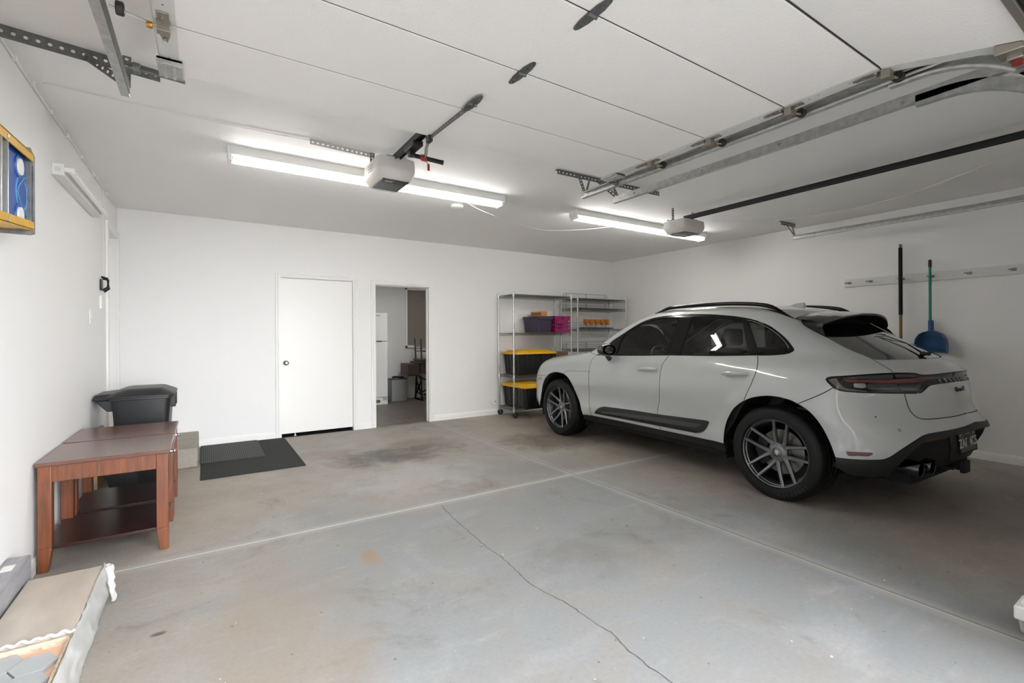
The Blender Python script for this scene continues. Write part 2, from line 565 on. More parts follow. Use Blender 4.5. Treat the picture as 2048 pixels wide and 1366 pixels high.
# casings
def casing(x0, x1, zt, y, w=.062):
    g = G()
    sec = [(0, 0), (.012, 0), (.012, .012), (.018, .016), (.018, .030), (.010, .036), (.016, .046), (.016, .056), (.008, w), (0, w)]
    # section: (stand-off, across); run as three mitred members
    def run(a, b_, side):
        pass
    pts_in = [(x0, 0), (x0, zt), (x1, zt), (x1, 0)]
    rings = []
    for (px, pz), (dx, dz) in zip(pts_in, ((-1, 0), (-1, 1), (1, 1), (1, 0))):
        rings.append([g.bm.verts.new((px+dx*a, y-s, pz+dz*a)) for s, a in sec])
    for A, B in zip(rings, rings[1:]):
        for k in range(len(sec)-1):
            g.bm.faces.new((A[k], A[k+1], B[k+1], B[k]))
    return g
struct('trim_1', casing(D1[0], D1[1], D1[2], YB), M['trim'], smooth=25)
struct('trim_2', casing(D2[0]+.012, D2[1]-.012, D2[2]-.012, YB), M['trim'], smooth=25)
# jambs of the open doorway (liner, rabbet stop, hinges, strike)
g = G()
for x in (D2[0], D2[1]-.02): g.box((x, YB-.002, 0), (x+.02, YB+T+.002, D2[2]))
g.box((D2[0], YB-.002, D2[2]-.02), (D2[1], YB+T+.002, D2[2]))
g.box((D2[0]+.02, YB+.05, 0), (D2[0]+.032, YB+.085, D2[2]-.02)); g.box((D2[1]-.032, YB+.05, 0), (D2[1]-.02, YB+.085, D2[2]-.02))
g.box((D2[0]+.02, YB+.05, D2[2]-.032), (D2[1]-.02, YB+.085, D2[2]-.02))
struct('trim_3', g, M['trim'], bevel=.002)
# shut door in the back wall
d = thing('door_1', 'shut white slab door with brass-toned knob left of the open doorway', 'door', (D1[0], YB+.035, 0)); d['kind'] = 'structure'
g = G(); g.box((.008, 0, .04), (D1[1]-D1[0]-.008, .04, D1[2]-.004)); g.obj('slab', M['door'], d, bevel=.002)
g = G(); g.box((-.02, -.03, 0), (.006, .08, D1[2]+.02)); g.box((D1[1]-D1[0]-.006, -.03, 0), (D1[1]-D1[0]+.02, .08, D1[2]+.02)); g.box((0, -.03, D1[2]-.003), (D1[1]-D1[0], .08, D1[2]+.02)); g.obj('frame', M['trim'], d)
g = G(); g.lathe([(0, 0), (.032, 0), (.032, -.006), (.014, -.010), (.012, -.03), (.024, -.04), (.029, -.052), (.025, -.064), (.012, -.068), (0, -.068)], (.062, 0, .945), (0, 1, 0), 24)
kn = g.obj('knob', mat('aged_nickel', '#6e6a62', .3, 1.), d)
g = G(); g.lathe([(0, 0), (.011, 0), (.011, -.003), (0, -.003)], (.062, -.068, .945), (0, 1, 0), 16); g.obj('keyhole', M['chrome'], kn)
g = G(); g.cyl((.17, .02, .002), (.17, .02, .045), .006); g.lathe([(0, 0), (.014, 0), (.012, .012), (0, .014)], (.17, .02, .001)); g.obj('door_stop', M['white'], d)
# unseen box painted near black, so the gap under the door stays dark
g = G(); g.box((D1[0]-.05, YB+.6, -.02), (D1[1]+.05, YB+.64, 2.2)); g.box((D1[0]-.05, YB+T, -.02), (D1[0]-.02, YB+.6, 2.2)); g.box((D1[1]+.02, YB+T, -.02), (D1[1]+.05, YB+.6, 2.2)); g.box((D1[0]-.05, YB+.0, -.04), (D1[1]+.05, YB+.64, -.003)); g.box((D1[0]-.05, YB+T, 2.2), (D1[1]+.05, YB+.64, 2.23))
struct('closet_shade_box', g, mat('closet_painted_shade', '#1c1a18', .9), smooth=0)
# house door in the left wall
d = thing('door_2', 'white house door set deep in the left wall above the concrete step', 'door', (XL, DL[0], DL[2])); d['kind'] = 'structure'
g = G(); g.box((-.10, .01, 0), (-.06, DL[1]-DL[0]-.01, DL[3]-DL[2]-.006)); g.obj('slab', M['door'], d, bevel=.002)
g = G()
for y0, y1 in ((-.07, .0), (DL[1]-DL[0], DL[1]-DL[0]+.06)): g.box((0, y0, -.2), (.02, y1, DL[3]-DL[2]+.07))
g.box((0, 0, DL[3]-DL[2]), (.02, DL[1]-DL[0], DL[3]-DL[2]+.07)); g.obj('casing', M['trim'], d, bevel=.003)
g = G(); g.lathe([(0, 0), (.03, 0), (.03, .006), (.012, .01), (.012, .03), (.027, .045), (.02, .06), (0, .062)], (-.06, .07, .95), (1, 0, 0), 20); g.obj('knob', M['steel'], d)
g = G(); g.box((-.06, -.002, 0), (-.0, .004, DL[3]-DL[2])); g.obj('weather_strip', mat('bronze_strip', '#5d5348', .5), d)
# baseboards
def board(name, segs):
    g = G()
    for a, b_, n in segs:
        a = Vector((*a, 0)); b_ = Vector((*b_, 0)); n = Vector((*n, 0))
        prof = [(0, 0), (.013, 0), (.013, .055), (.010, .060), (.010, .072), (.006, .080), (0, .084)]
        A = [g.bm.verts.new(a+n*s+Vector((0, 0, z))) for s, z in prof]; B = [g.bm.verts.new(b_+n*s+Vector((0, 0, z))) for s, z in prof]
        for k in range(len(prof)-1): g.bm.faces.new((A[k], B[k], B[k+1], A[k+1]))
        g.bm.faces.new(A); g.bm.faces.new(B[::-1])
    struct(name, g, M['trim'], smooth=25)
board('baseboard_back', [((-.07, YB), (D1[0]-.062, YB), (0, -1)), ((D1[1]+.062, YB), (D2[0]-.05, YB), (0, -1)), ((D2[1]+.05, YB), (XR, YB), (0, -1))])
board('baseboard_right', [((XR, 0), (XR, YB), (-1, 0))])
board('baseboard_left', [((XL, 0), (XL, 5.6), (1, 0))])
# ------------------------------------------------------------------ the car
# A smooth body shape F(x, s, z) = 0 is defined once (x to the right, s forward of the rear axle, z up); every
# panel is cut out of it as a mesh of its own with a return flange, so shut lines are real gaps.
CYAW = math.radians(2.4)
C_D = np.array([math.sin(CYAW), math.cos(CYAW)]); C_R = np.array([math.cos(CYAW), -math.sin(CYAW)])
C_0 = np.array([4.614, 1.934])
def soft(pts, sig, step=.004):
    pts = sorted(pts)
    x = np.array([p[0] for p in pts], float); y = np.array([p[1] for p in pts], float)
    pad = 4*sig+.3
    gx = np.arange(x[0]-pad, x[-1]+pad, step)
    gy = np.interp(gx, x, y)
    lo = gx < x[0]; gy[lo] = y[0]+(gx[lo]-x[0])*(y[1]-y[0])/(x[1]-x[0])
    hi = gx > x[-1]; gy[hi] = y[-1]+(gx[hi]-x[-1])*(y[-1]-y[-2])/(x[-1]-x[-2])
    k = np.arange(-int(3*sig/step), int(3*sig/step)+1)*step
    ker = np.exp(-.5*(k/sig)**2); ker /= ker.sum()
    n = len(k)//2
    gs = np.convolve(np.pad(gy, n, 'edge'), ker, 'valid')
    m = 2*n
    return lambda q: np.interp(q, gx, gs)
def smax(a, b, k):
    h = np.maximum(k-np.abs(a-b), 0)/k
    return np.maximum(a, b)+h*h*k/4
def smin(a, b, k): return -smax(-a, -b, k)
def sstep(a, b, x):
    t = np.clip((x-a)/(b-a), 0, 1); return t*t*(3-2*t)
f_prof = soft([(.15, -.13), (.25, -.075), (.33, -.030), (.40, -.018), (.52, -.026), (.60, -.022), (.69, -.004), (.78, 0), (.86, -.004), (.95, -.022), (1.03, -.050), (1.10, -.085), (1.25, -.2)], .026)
f_wb = soft([(3.7, .90), (3.2, .925), (2.8, .945), (2.3, .932), (1.5, .925), (.8, .930), (.1, .957), (-.4, .945), (-.9, .90)], .16)
f_T0 = soft([(3.95, .45), (3.75, .68), (3.58, .81), (3.38, .91), (3.1, .972), (2.8, 1.01), (2.4, 1.05), (2.0, 1.085), (1, 1.10), (0, 1.12), (-.45, 1.095), (-.60, 1.06), (-.72, 1.012), (-.81, .957), (-.9, .86)], .045)
f_R0 = soft([(.12, .66), (.25, .86), (.35, .925), (.48, .955), (.60, .940), (.66, .900), (.71, .862), (.77, .848), (.85, .84), (.93, .834), (1.0, .82), (1.05, .79), (1.1, .72)], .018)
f_N0 = soft([(.15, 3.58), (.25, 3.69), (.4, 3.75), (.6, 3.755), (.75, 3.71), (.9, 3.61)], .03)
f_W2 = soft([(.9, .925), (1.06, .868), (1.2, .815), (1.35, .757), (1.47, .70), (1.53, .655), (1.6, .56)], .03)
f_tap = soft([(2.7, .10), (2.0, .03), (1.3, 0), (.5, 0), (0, .03), (-.4, .10), (-.8, .20)], .12)
f_T2 = soft([(2.95, .87), (2.55, 1.115), (2.24, 1.29), (1.97, 1.415), (1.76, 1.495), (1.55, 1.54), (1.3, 1.562), (.9, 1.568), (.6, 1.56), (.3, 1.535), (.1, 1.505), (0, 1.475), (-.1, 1.415), (-.2, 1.355), (-.3, 1.295), (-.47, 1.20), (-.61, 1.125), (-.72, 1.055), (-.85, .965)], .045)
f_a = soft([(3, .35), (1.6, .35), (.95, 0), (.45, 0), (.1, -.3), (-1, -.3)], .1)
WB, AXZ = 2.807, .355
def F(P):
    x = np.abs(P[..., 0]); s = P[..., 1]; z = P[..., 2]
    rf = np.hypot(s-WB+.0, z-.36); rr = np.hypot(s, z-.36)
    lip = .010*(1-sstep(.46, .56, rf))+.010*(1-sstep(.45, .56, rr))
    g1 = x-(f_wb(s)+f_prof(z)+lip)
    g2 = z-(f_T0(s)+.028*np.exp(-((x-.70)/.15)**2)*sstep(2.1, 2.5, s)-.02*(x/.9)**4)
    g3 = -s-(f_R0(z)-.40*x*x)
    g4 = s-(f_N0(z)-.33*x*x)
    fl = smax(smax(smax(g1, g3, .2), g4, .25), g2, .10)
    se = s+f_a(s)*x*x
    fg = smax(x-(f_W2(z)-f_tap(s)), z-(f_T2(se)-.06*x*x), .09)
    return smin(fl, smax(fg, .99-z, .02), .05)
def grad(P, e=.004):
    g = np.stack([F(P+d)-F(P-d) for d in np.eye(3)*e], -1)
    return g/np.maximum(np.linalg.norm(g, axis=-1, keepdims=True), 1e-9)
def march(o, d, t0, t1, n=90):
    """first point of each ray on the body; a ray that misses gives its nearest point pulled onto it"""
    o = np.atleast_2d(o).astype(float); d = np.atleast_2d(d).astype(float)
    ts = np.linspace(t0, t1, n)
    V = F(o[:, None]+d[:, None]*ts[None, :, None])
    neg = V < 0
    i = np.argmax(neg, 1); hit = neg.any(1) & (i > 0)
    lo = ts[np.maximum(i-1, 0)]; hi = ts[i]
    for _ in range(18):
        m = (lo+hi)/2
        v = F(o+d*m[:, None])
        lo = np.where(v > 0, m, lo); hi = np.where(v > 0, hi, m)
    P = o+d*hi[:, None]
    miss = ~hit
    if miss.any():
        Q = o[miss]+d[miss]*ts[np.argmin(V[miss], 1)][:, None]
        for _ in range(12):
            Q = Q-F(Q)[:, None]*grad(Q)*.8
        P[miss] = Q
    return P
CAM_C = np.array([-C_0 @ C_R, -C_0 @ C_D, CAMH])
def px(*pts):
    """points of the photograph taken back onto the body"""
    D = np.array([(lambda r: (r[:2] @ C_R, r[:2] @ C_D, r[2]))(cam_ray(u, v)) for u, v in pts])
    return march(np.repeat(CAM_C[None], len(D), 0), D, 3., 9., 220)
def crop(x0, y0, k): return lambda *q: px(*[(x0+a/k, y0+b/k) for a, b in q])
qA = crop(1060, 690, 7.19); qB = crop(1180, 600, 9.105); qC = crop(1380, 600, 8.533); qD = crop(1590, 600, 8.533); qE = crop(1780, 640, 8.538)
qF = crop(1640, 730, 6.4); qG = crop(1780, 820, 9.752); qH = crop(1440, 780, 5.938); qI = crop(1180, 780, 6.827); qK = crop(1290, 690, 7.585)
U0_, U1_, RU = .25, 2.6, .9
def side_ray(Q):
    u, v = Q[:, 0], Q[:, 1]
    th = np.where(u < U0_, (U0_-u)/RU, np.where(u > U1_, (u-U1_)/RU, 0))
    sg = np.where(u < U0_, -1, 1)
    s0 = np.clip(u, U0_, U1_)
    d = np.stack([-np.cos(th), sg*np.sin(th), 0*u], -1)
    o = np.stack([0*u, s0, v], -1)
    return o+d*1.5, -d
def side_map(Q): o, d = side_ray(Q); return march(o, d, 0, 1.48)
def side_inv(P):
    x, s = P[:, 0], P[:, 1]
    ur = U0_-np.arctan2(U0_-s, -x)*RU
    uf = U1_+np.arctan2(s-U1_, -x)*RU
    return np.stack([np.where(s < U0_, ur, np.where(s > U1_, uf, s)), P[:, 2]], -1)
def top_map(Q): return march(np.stack([Q[:, 0], Q[:, 1], 0*Q[:, 0]+1.9], -1), np.repeat([[0, 0, -1.]], len(Q), 0), 0, 1.6, 160)
def top_inv(P): return P[:, :2].copy()
DOM = {'side': (side_map, side_inv), 'top': (top_map, top_inv)}
def T(*q): return top_map(np.array(q, float))
def S(*q): return side_map(np.array(q, float))
def left_of(P):
    """the run of points up to the centre line, closed on it"""
    out = []
    for i, p in enumerate(P):
        if p[0] < -.004: out.append(p)
        else:
            a = P[i-1]; t = (0-a[0])/(p[0]-a[0]); out.append(a+(p-a)*t); break
    else:
        e = out[-1].copy(); e2 = out[-2]; k = (0-e[0])/max(1e-6, e[0]-e2[0])
        e = e+(e-e2)*min(k, 3); e[0] = 0; out.append(e)
    out[-1][0] = 0
    return np.array(out)
def spline(P, step):
    P = np.asarray(P, float)
    if len(P) < 3:
        n = max(1, int(np.linalg.norm(P[-1]-P[0])/step))
        return np.array([P[0]+(P[-1]-P[0])*i/n for i in range(n+1)])
    out = []
    for i in range(len(P)-1):
        p0 = P[max(i-1, 0)]; p1 = P[i]; p2 = P[i+1]; p3 = P[min(i+2, len(P)-1)]
        n = max(1, int(np.linalg.norm(p2-p1)/step))
        for k in range(n):
            t = k/n
            out.append(.5*((2*p1)+(-p0+p2)*t+(2*p0-5*p1+4*p2-p3)*t*t+(-p0+3*p1-3*p2+p3)*t**3))
    out.append(P[-1])
    return np.array(out)
def inside(Q, poly):
    x, y = Q[:, 0][:, None], Q[:, 1][:, None]
    a = poly; b = np.roll(poly, -1, 0)
    c = (a[:, 1] > y) != (b[:, 1] > y)
    with np.errstate(divide='ignore', invalid='ignore'):
        xx = (b[:, 0]-a[:, 0])*(y-a[:, 1])/(b[:, 1]-a[:, 1])+a[:, 0]
    return (np.sum(c & (x < xx), 1) % 2) == 1
def polygon(segs, dom, step, inset=0., centre=False):
    inv = DOM[dom][1]
    pts = []
    for sg in segs:
        q = inv(spline(sg, step))
        if pts and np.linalg.norm(q[0]-pts[-1]) < step*.4: q = q[1:]
        if pts and len(q) and np.linalg.norm(q[0]-pts[-1]) > step*1.6:
            a = pts[-1]; n = int(np.linalg.norm(q[0]-a)/step)
            pts += [a+(q[0]-a)*i/n for i in range(1, n)]
        pts += list(q)
    if np.linalg.norm(pts[0]-pts[-1]) < step*.4: pts.pop()
    elif np.linalg.norm(pts[0]-pts[-1]) > step*1.6:
        a = pts[-1]; n = int(np.linalg.norm(pts[0]-a)/step); pts += [a+(pts[0]-a)*i/n for i in range(1, n)]
    P = np.array(pts)
    if inset:
        area = .5*np.sum(P[:, 0]*np.roll(P[:, 1], -1)-np.roll(P[:, 0], -1)*P[:, 1])
        d = np.roll(P, -1, 0)-np.roll(P, 1, 0)
        n = np.stack([-d[:, 1], d[:, 0]], -1); n /= np.maximum(np.linalg.norm(n, axis=1, keepdims=True), 1e-9)
        if area < 0: n = -n
        mv = n*inset
        if centre:                       # do not pull away from the centre line
            c0 = U0_-RU*PI/2 if dom == 'side' else 0.
            c1 = U1_+RU*PI/2
            on = (np.abs(P[:, 0]-c0) < 1e-3) | ((dom == 'side') & (np.abs(P[:, 0]-c1) < 1e-3))
            mv[on] = 0
        P = P+mv
    return P
class Skin:
    """collects pieces of the body surface, with the body's own normals, into one mesh"""
    def __init__(self): self.v = []; self.f = []; self.n = []; self.m = []
    def add(self, V, Fc, Nn, mi=0):
        o = len(self.v)
        self.v += [tuple(p) for p in V]
        for f, nn in zip(Fc, Nn):
            self.f.append(tuple(i+o for i in f)); self.n.append(nn); self.m.append(mi)
    def patch(self, segs, dom='side', h=.035, step=.018, off=0., flange=.014, inset=.0026, holes=(), both=False, mi=0, bulge=0., flare=None):
        if isinstance(segs, np.ndarray): poly = segs
        else: poly = polygon(segs, dom, step, inset, both)
        hp = [polygon(hh, dom, step, -inset) for hh in holes]
        lo = poly.min(0); hi = poly.max(0)
        gx, gy = np.meshgrid(np.arange(lo[0]+h/2, hi[0], h), np.arange(lo[1]+h/2, hi[1], h))
        Q = np.stack([gx.ravel(), gy.ravel()], -1)
        if len(Q):
            Q = Q[inside(Q, poly)]
            for q in hp:
                if len(Q): Q = Q[~inside(Q, q)]
            bd = np.concatenate([poly]+hp)
            if len(Q): Q = Q[np.min(np.hypot(Q[:, None, 0]-bd[None, :, 0], Q[:, None, 1]-bd[None, :, 1]), 1) > h*.45]
        vin = [Vector(p) for p in poly]; edges = [(i, (i+1) % len(poly)) for i in range(len(poly))]
        for q in hp:
            o = len(vin); vin += [Vector(p) for p in q]; edges += [(o+i, o+(i+1) % len(q)) for i in range(len(q))]
        vin += [Vector(p) for p in Q]
        V2, E2, F2, *_ = geometry.delaunay_2d_cdt(vin, edges, [], 0, 1e-6)
        V2 = np.array([tuple(v) for v in V2])
        cen = np.array([V2[list(f)].mean(0) for f in F2])
        ok = inside(cen, poly)
        for q in hp: ok &= ~inside(cen, q)
        F2 = [f for f, k in zip(F2, ok) if k]
        P = DOM[dom][0](V2)
        N = grad(P)
        if flare is not None: off = flare(V2)[:, None]
        P = P+N*off
        if bulge:                        # swell the middle of a small piece
            e = np.min(np.hypot(V2[:, None, 0]-poly[None, :, 0], V2[:, None, 1]-poly[None, :, 1]), 1)
            P = P+N*(bulge*np.sqrt(np.clip(e/(e.max()+1e-9), 0, 1)))[:, None]
        tri = []
        for f in F2:
            a, b, c = P[f[0]], P[f[1]], P[f[2]]
            if np.dot(np.cross(b-a, c-a), N[f[0]]+N[f[1]]+N[f[2]]) < 0: f = f[::-1]
            tri.append(tuple(f))
        cnt = {}
        for f in tri:
            for i in range(len(f)):
                e = (f[i], f[(i+1) % len(f)]); cnt[e] = 1
        rim = [e for e in cnt if (e[1], e[0]) not in cnt]
        for sgn in ((1, -1) if both else (1,)):
            Pm = P*np.array([sgn, 1, 1]); Nm = N*np.array([sgn, 1, 1])
            fs = [f if sgn > 0 else f[::-1] for f in tri]
            if bulge:
                me_n = []
                for f in fs:
                    nn = np.cross(Pm[f[1]]-Pm[f[0]], Pm[f[2]]-Pm[f[0]]); nn /= np.linalg.norm(nn)+1e-12
                    me_n.append([tuple(nn+2*Nm[i]) for i in f])
                self.add(Pm, fs, me_n, mi)
            else:
                self.add(Pm, fs, [[tuple(Nm[i]) for i in f] for f in fs], mi)
            if flange:
                for a, b in rim:
                    if sgn < 0: a, b = b, a
                    if abs(Pm[a][0]) < 1e-4 and abs(Pm[b][0]) < 1e-4: continue
                    q = [Pm[b], Pm[a], Pm[a]-Nm[a]*flange, Pm[b]-Nm[b]*flange]
                    nn = np.cross(q[1]-q[0], q[2]-q[0]); nn = nn/(np.linalg.norm(nn)+1e-12)
                    self.add(q, [(0, 1, 2, 3)], [[tuple(nn)]*4], 100+mi)
        return self
    def obj(self, name, m, parent, mirror=False):
        V = np.array(self.v); fs = self.f; ns = self.n
        if mirror:
            V = V*np.array([-1, 1, 1]); fs = [f[::-1] for f in fs]; ns = [[(-q[0], q[1], q[2]) for q in n][::-1] for n in ns]
        me = bpy.data.meshes.new(name)
        me.from_pydata([tuple(v) for v in V], [], fs)
        flange_shade = m is M['paint']
        if flange_shade: m = [m, M['blackmatt']]  # body-colour flanges painted black, so shut lines read as shade
        for x in (m if isinstance(m, (list, tuple)) else [m]): me.materials.append(x)
        me.polygons.foreach_set('material_index', [(1 if flange_shade else k-100) if k >= 100 else k for k in self.m])
        me.shade_smooth()
        me.normals_split_custom_set([q for n in ns for q in n])
        o = bpy.data.objects.new(name, me); COL.objects.link(o); o.parent = parent
        return o
    def pair(self, name, m, parent):
        return self.obj(name, m, parent), self.obj(name, m, parent, True)
def on_side(u, v, off=0.):
    P = side_map(np.array([[u, v]])); return Vector((P+grad(P)*off)[0])

M['paint'] = mat('chalk_grey_paint', '#adb0b0', .35, 0, coat=1.)
M['gloss'] = mat('gloss_black_trim', '#060607', .16, spec=.3)
M['cladding'] = mat('black_cladding', '#0d0e0f', .5, bump=.1, bscale=900)
M['cladlight'] = mat('grey_cladding', '#3a3a3a', .42)
M['glass'] = bpy.data.materials.new('tinted_glass'); M['glass'].use_nodes = True
def glassy(m, tint, refl=.05):
    nt = m.node_tree; N = nt.nodes; N.clear()
    o = N.new('ShaderNodeOutputMaterial'); mx = N.new('ShaderNodeMixShader'); tr = N.new('ShaderNodeBsdfTransparent'); gl = N.new('ShaderNodeBsdfGlossy'); fr = N.new('ShaderNodeFresnel')
    fr.inputs['IOR'].default_value = 1.52
    tr.inputs['Color'].default_value = (*tint, 1); gl.inputs['Roughness'].default_value = .0
    nt.links.new(fr.outputs[0], mx.inputs[0]); nt.links.new(tr.outputs[0], mx.inputs[1]); nt.links.new(gl.outputs[0], mx.inputs[2]); nt.links.new(mx.outputs[0], o.inputs[0])
glassy(M['glass'], (.74, .75, .74))
M['glassdark'] = bpy.data.materials.new('privacy_glass'); M['glassdark'].use_nodes = True
glassy(M['glassdark'], (.13, .135, .13))
M['red'] = mat('red_lens', '#560a12', .25, coat=.4)
M['smoke'] = mat('smoked_lens', '#070708', .12, spec=.4)
M['silver'] = mat('lamp_reflector', '#9b9da0', .2, .8)
M['rim'] = mat('satin_dark_alloy', '#87898c', .34, 1.)
M['tyre'] = mat('tyre_rubber', '#0d0d0d', .6, spec=.35, bump=.15, bscale=120)
M['disc'] = mat('brake_disc', '#8b8884', .35, 1.)

car = thing('car', 'chalk grey sport utility car with dark alloy wheels parked nose to the back wall', 'car', (C_0[0], C_0[1], 0), -CYAW)

# shared lines -----------------------------------------------------------------
seamF = qA((960, 145), (900, 200), (870, 260), (852, 330), (847, 420), (845, 600), (848, 800), (858, 880), (890, 1015))
seamM = np.concatenate([qK((372, 153), (300, 240), (255, 320), (235, 400), (222, 520), (217, 650), (218, 830), (197, 955)), qI((922, 300), (942, 430), (965, 545))])
seamR = qK((1705, 150), (1712, 250), (1695, 370), (1650, 490), (1590, 640), (1530, 760), (1500, 850))
archR = qH((45, 635), (48, 540), (60, 450), (90, 350), (150, 240), (215, 175), (285, 128), (400, 88), (540, 72), (650, 78), (760, 100), (850, 130), (920, 165), (1010, 220), (1100, 300), (1180, 400), (1240, 500), (1290, 600), (1330, 700), (1365, 800))
archF = qA((150, 870), (155, 780), (165, 700), (185, 580), (220, 480), (280, 415), (350, 390), (420, 395), (480, 412), (545, 470), (600, 560), (660, 690), (720, 850), (760, 1000))
bot_f = px((1165.7, 829.1), (1183.8, 831.2)); bot_d1 = px((1183.8, 831.2), (1250, 844.5), (1321.3, 859.8)); bot_d2 = px((1321.3, 859.8), (1385, 873.3), (1447.6, 886.9))
beltA = px((1193.5, 710.2), (1260, 711.1), (1339, 710.4)); beltB = px((1339, 710.4), (1430, 711.6), (1514.8, 710.2))
hoodside = qA((845, 380), (700, 376), (560, 372), (520, 385), (480, 412))
dlo_low = np.concatenate([px((1193.5, 710.2), (1260, 711.1), (1339, 710.6), (1430, 711.6), (1514.8, 710.6)), qC((1400, 940), (1600, 925), (1700, 905), (1765, 870))])
dlo_up = np.concatenate([qC((1765, 870), (1776, 838), (1750, 800), (1680, 705), (1560, 590), (1400, 470), (1250, 395), (1100, 345), (980, 315), (800, 285), (600, 265), (400, 250), (200, 245), (0, 247)), qB((1790, 268), (1600, 275), (1400, 290), (1200, 320), (1050, 365), (900, 430), (750, 520), (610, 615), (400, 755), (230, 920), (123, 1004))])
ws_edge = T((-.765, 2.36), (-.735, 2.2), (-.70, 1.95), (-.66, 1.7), (-.63, 1.5), (-.612, 1.38))
roof_edge = T((-.612, 1.38), (-.612, 1.2), (-.61, .8), (-.60, .3), (-.585, .02))
fin_top = np.concatenate([T((-.585, .02)), qD((250, 235), (180, 255), (130, 285), (112, 340), (140, 410), (200, 455), (300, 510), (400, 565), (520, 625))])
glass_L = qD((520, 625), (900, 830), (1180, 945), (1310, 1003))
tg_up = qD((1310, 1005), (1450, 1085), (1560, 1150), (1660, 1222), (1685, 1250))
lamp_top = left_of(qF((930, 102), (1100, 102), (1230, 108), (1280, 124), (1330, 128), (1450, 122), (1600, 105), (1750, 85), (1820, 66)))
lamp_tip = qF((930, 102), (700, 115), (400, 135), (150, 150), (92, 163), (76, 185), (100, 222), (170, 290), (250, 325), (400, 345), (700, 358), (1000, 363), (1080, 363))
lamp_tipU = qF((170, 290), (100, 222), (76, 185), (92, 163), (150, 150), (400, 135), (700, 115), (930, 102))
lamp_tipD = qF((170, 290), (250, 325), (400, 345), (700, 358), (1000, 363), (1080, 363))
lamp_low = left_of(qF((1080, 363), (1200, 363), (1290, 355), (1340, 320), (1380, 280), (1420, 257), (1500, 242), (1650, 222), (1800, 196), (1880, 182)))
tg_low = left_of(qF((1080, 365), (1100, 440), (1130, 540), (1180, 620), (1240, 670), (1300, 690), (1400, 692), (1500, 685), (1700, 660), (1850, 625), (1920, 600), (1960, 570)))
bump_low = left_of(qF((195, 1185), (420, 1210), (700, 1218), (830, 1208), (900, 1180), (1050, 1080), (1250, 950), (1350, 895), (1500, 865), (1700, 830), (1850, 790), (1950, 750)))
bump_seam = np.concatenate([qH((920, 165)), qF((0, 380), (170, 290))])
CU = U0_-RU*PI/2                                   # u of the centre line at the tail
CN = U1_+RU*PI/2                                   # and at the nose

# panels -----------------------------------------------------------------------
iR = 6; iR2 = 12
Skin().patch([beltA, seamM, bot_d1[::-1], seamF[::-1]]).pair('front_door', M['paint'], car)
fd = [o for o in children(car) if o.name.startswith('front_door')]
Skin().patch([beltB, seamR, archR[:iR+1][::-1], bot_d2[::-1], seamM[::-1]]).pair('rear_door', M['paint'], car)
rd = [o for o in children(car) if o.name.startswith('rear_door')]
Skin().patch([hoodside, archF[8:], bot_f, seamF[4:][::-1]]).pair('front_fender', M['paint'], car)
side_out = [ws_edge, roof_edge, fin_top, glass_L, tg_up, lamp_tipU[::-1], bump_seam[::-1], archR[iR:iR2+1][::-1], seamR[::-1], dlo_low[4:], dlo_up]
Skin().patch(side_out).pair('side_frame', M['paint'], car)
Skin().patch([bump_seam, lamp_tipD, tg_low, [tg_low[-1], bump_low[-1]], bump_low[::-1], archR[iR2:][::-1]], both=True).obj('rear_bumper', M['paint'], car)
tailgate = Skin().patch([tg_up, lamp_top, [lamp_top[-1], np.array(left_of(np.concatenate([qD((1310, 1003), (1400, 1012), (1600, 1015)), qE((0, 672), (300, 668), (500, 662), (700, 655))]))[-1])], left_of(np.concatenate([qD((1310, 1003), (1400, 1012), (1600, 1015)), qE((0, 672), (300, 668), (500, 662), (700, 655))]))[::-1]], both=True)
tailgate.patch([lamp_low, [lamp_low[-1], tg_low[-1]], tg_low[::-1]], both=True)
tailgate = tailgate.obj('tailgate', M['paint'], car)
# roof, bonnet, nose
roof = Skin()
roof_back = T((-.585, .02), (-.4, .01), (-.2, -.01), (0, -.02))
ws_top = T((-.612, 1.38), (-.45, 1.50), (-.25, 1.57), (0, 1.60))
roof.patch([roof_edge, roof_back, [roof_back[-1], ws_top[-1]], ws_top[::-1]], 'top', both=True, h=.05)
roof.obj('roof', M['paint'], car)
cowl = T((-.765, 2.36), (-.6, 2.47), (-.35, 2.56), (0, 2.61))
hood_e = T((-.80, 2.34), (-.80, 2.7), (-.79, 3.0), (-.76, 3.2), (-.66, 3.36), (-.4, 3.48), (0, 3.53))
hood = Skin()
hood.patch([[ws_edge[0], hood_e[0]], hood_e, [hood_e[-1], cowl[-1]], cowl[::-1]], 'top', both=True, flange=0, inset=0, h=.05)
nose_seam = np.concatenate([qA((225, 435), (120, 430)), S((3.45, .735), (3.75, .745), (CN, .75))])
hood.patch([hoodside[::-1], seamF[:4][::-1], [seamF[0], ws_edge[0]], [ws_edge[0], hood_e[0]], hood_e, [hood_e[-1], nose_seam[-1]], nose_seam[::-1], archF[4:9]], both=True, inset=.0005)
hood.obj('bonnet', M['paint'], car)
fb_low = S((3.27, .30), (3.5, .27), (3.8, .25), (CN, .25))
Skin().patch([nose_seam, [nose_seam[-1], fb_low[-1]], fb_low[::-1], archF[:5]], both=True).obj('front_bumper', M['paint'], car)
Skin().patch([S((3.28, .80), (3.45, .83), (3.62, .82), (3.72, .78), (3.66, .755), (3.45, .75), (3.30, .765), (3.28, .80))], off=.003, flange=.003).pair('headlamp', M['smoke'], car)
Skin().patch([qA((118, 462), (162, 458), (158, 498), (112, 502), (118, 462))], off=.003, flange=.004, step=.008, h=.02).pair('side_marker', mat('amber_marker', '#a87a66', .2, coat=1.), car)
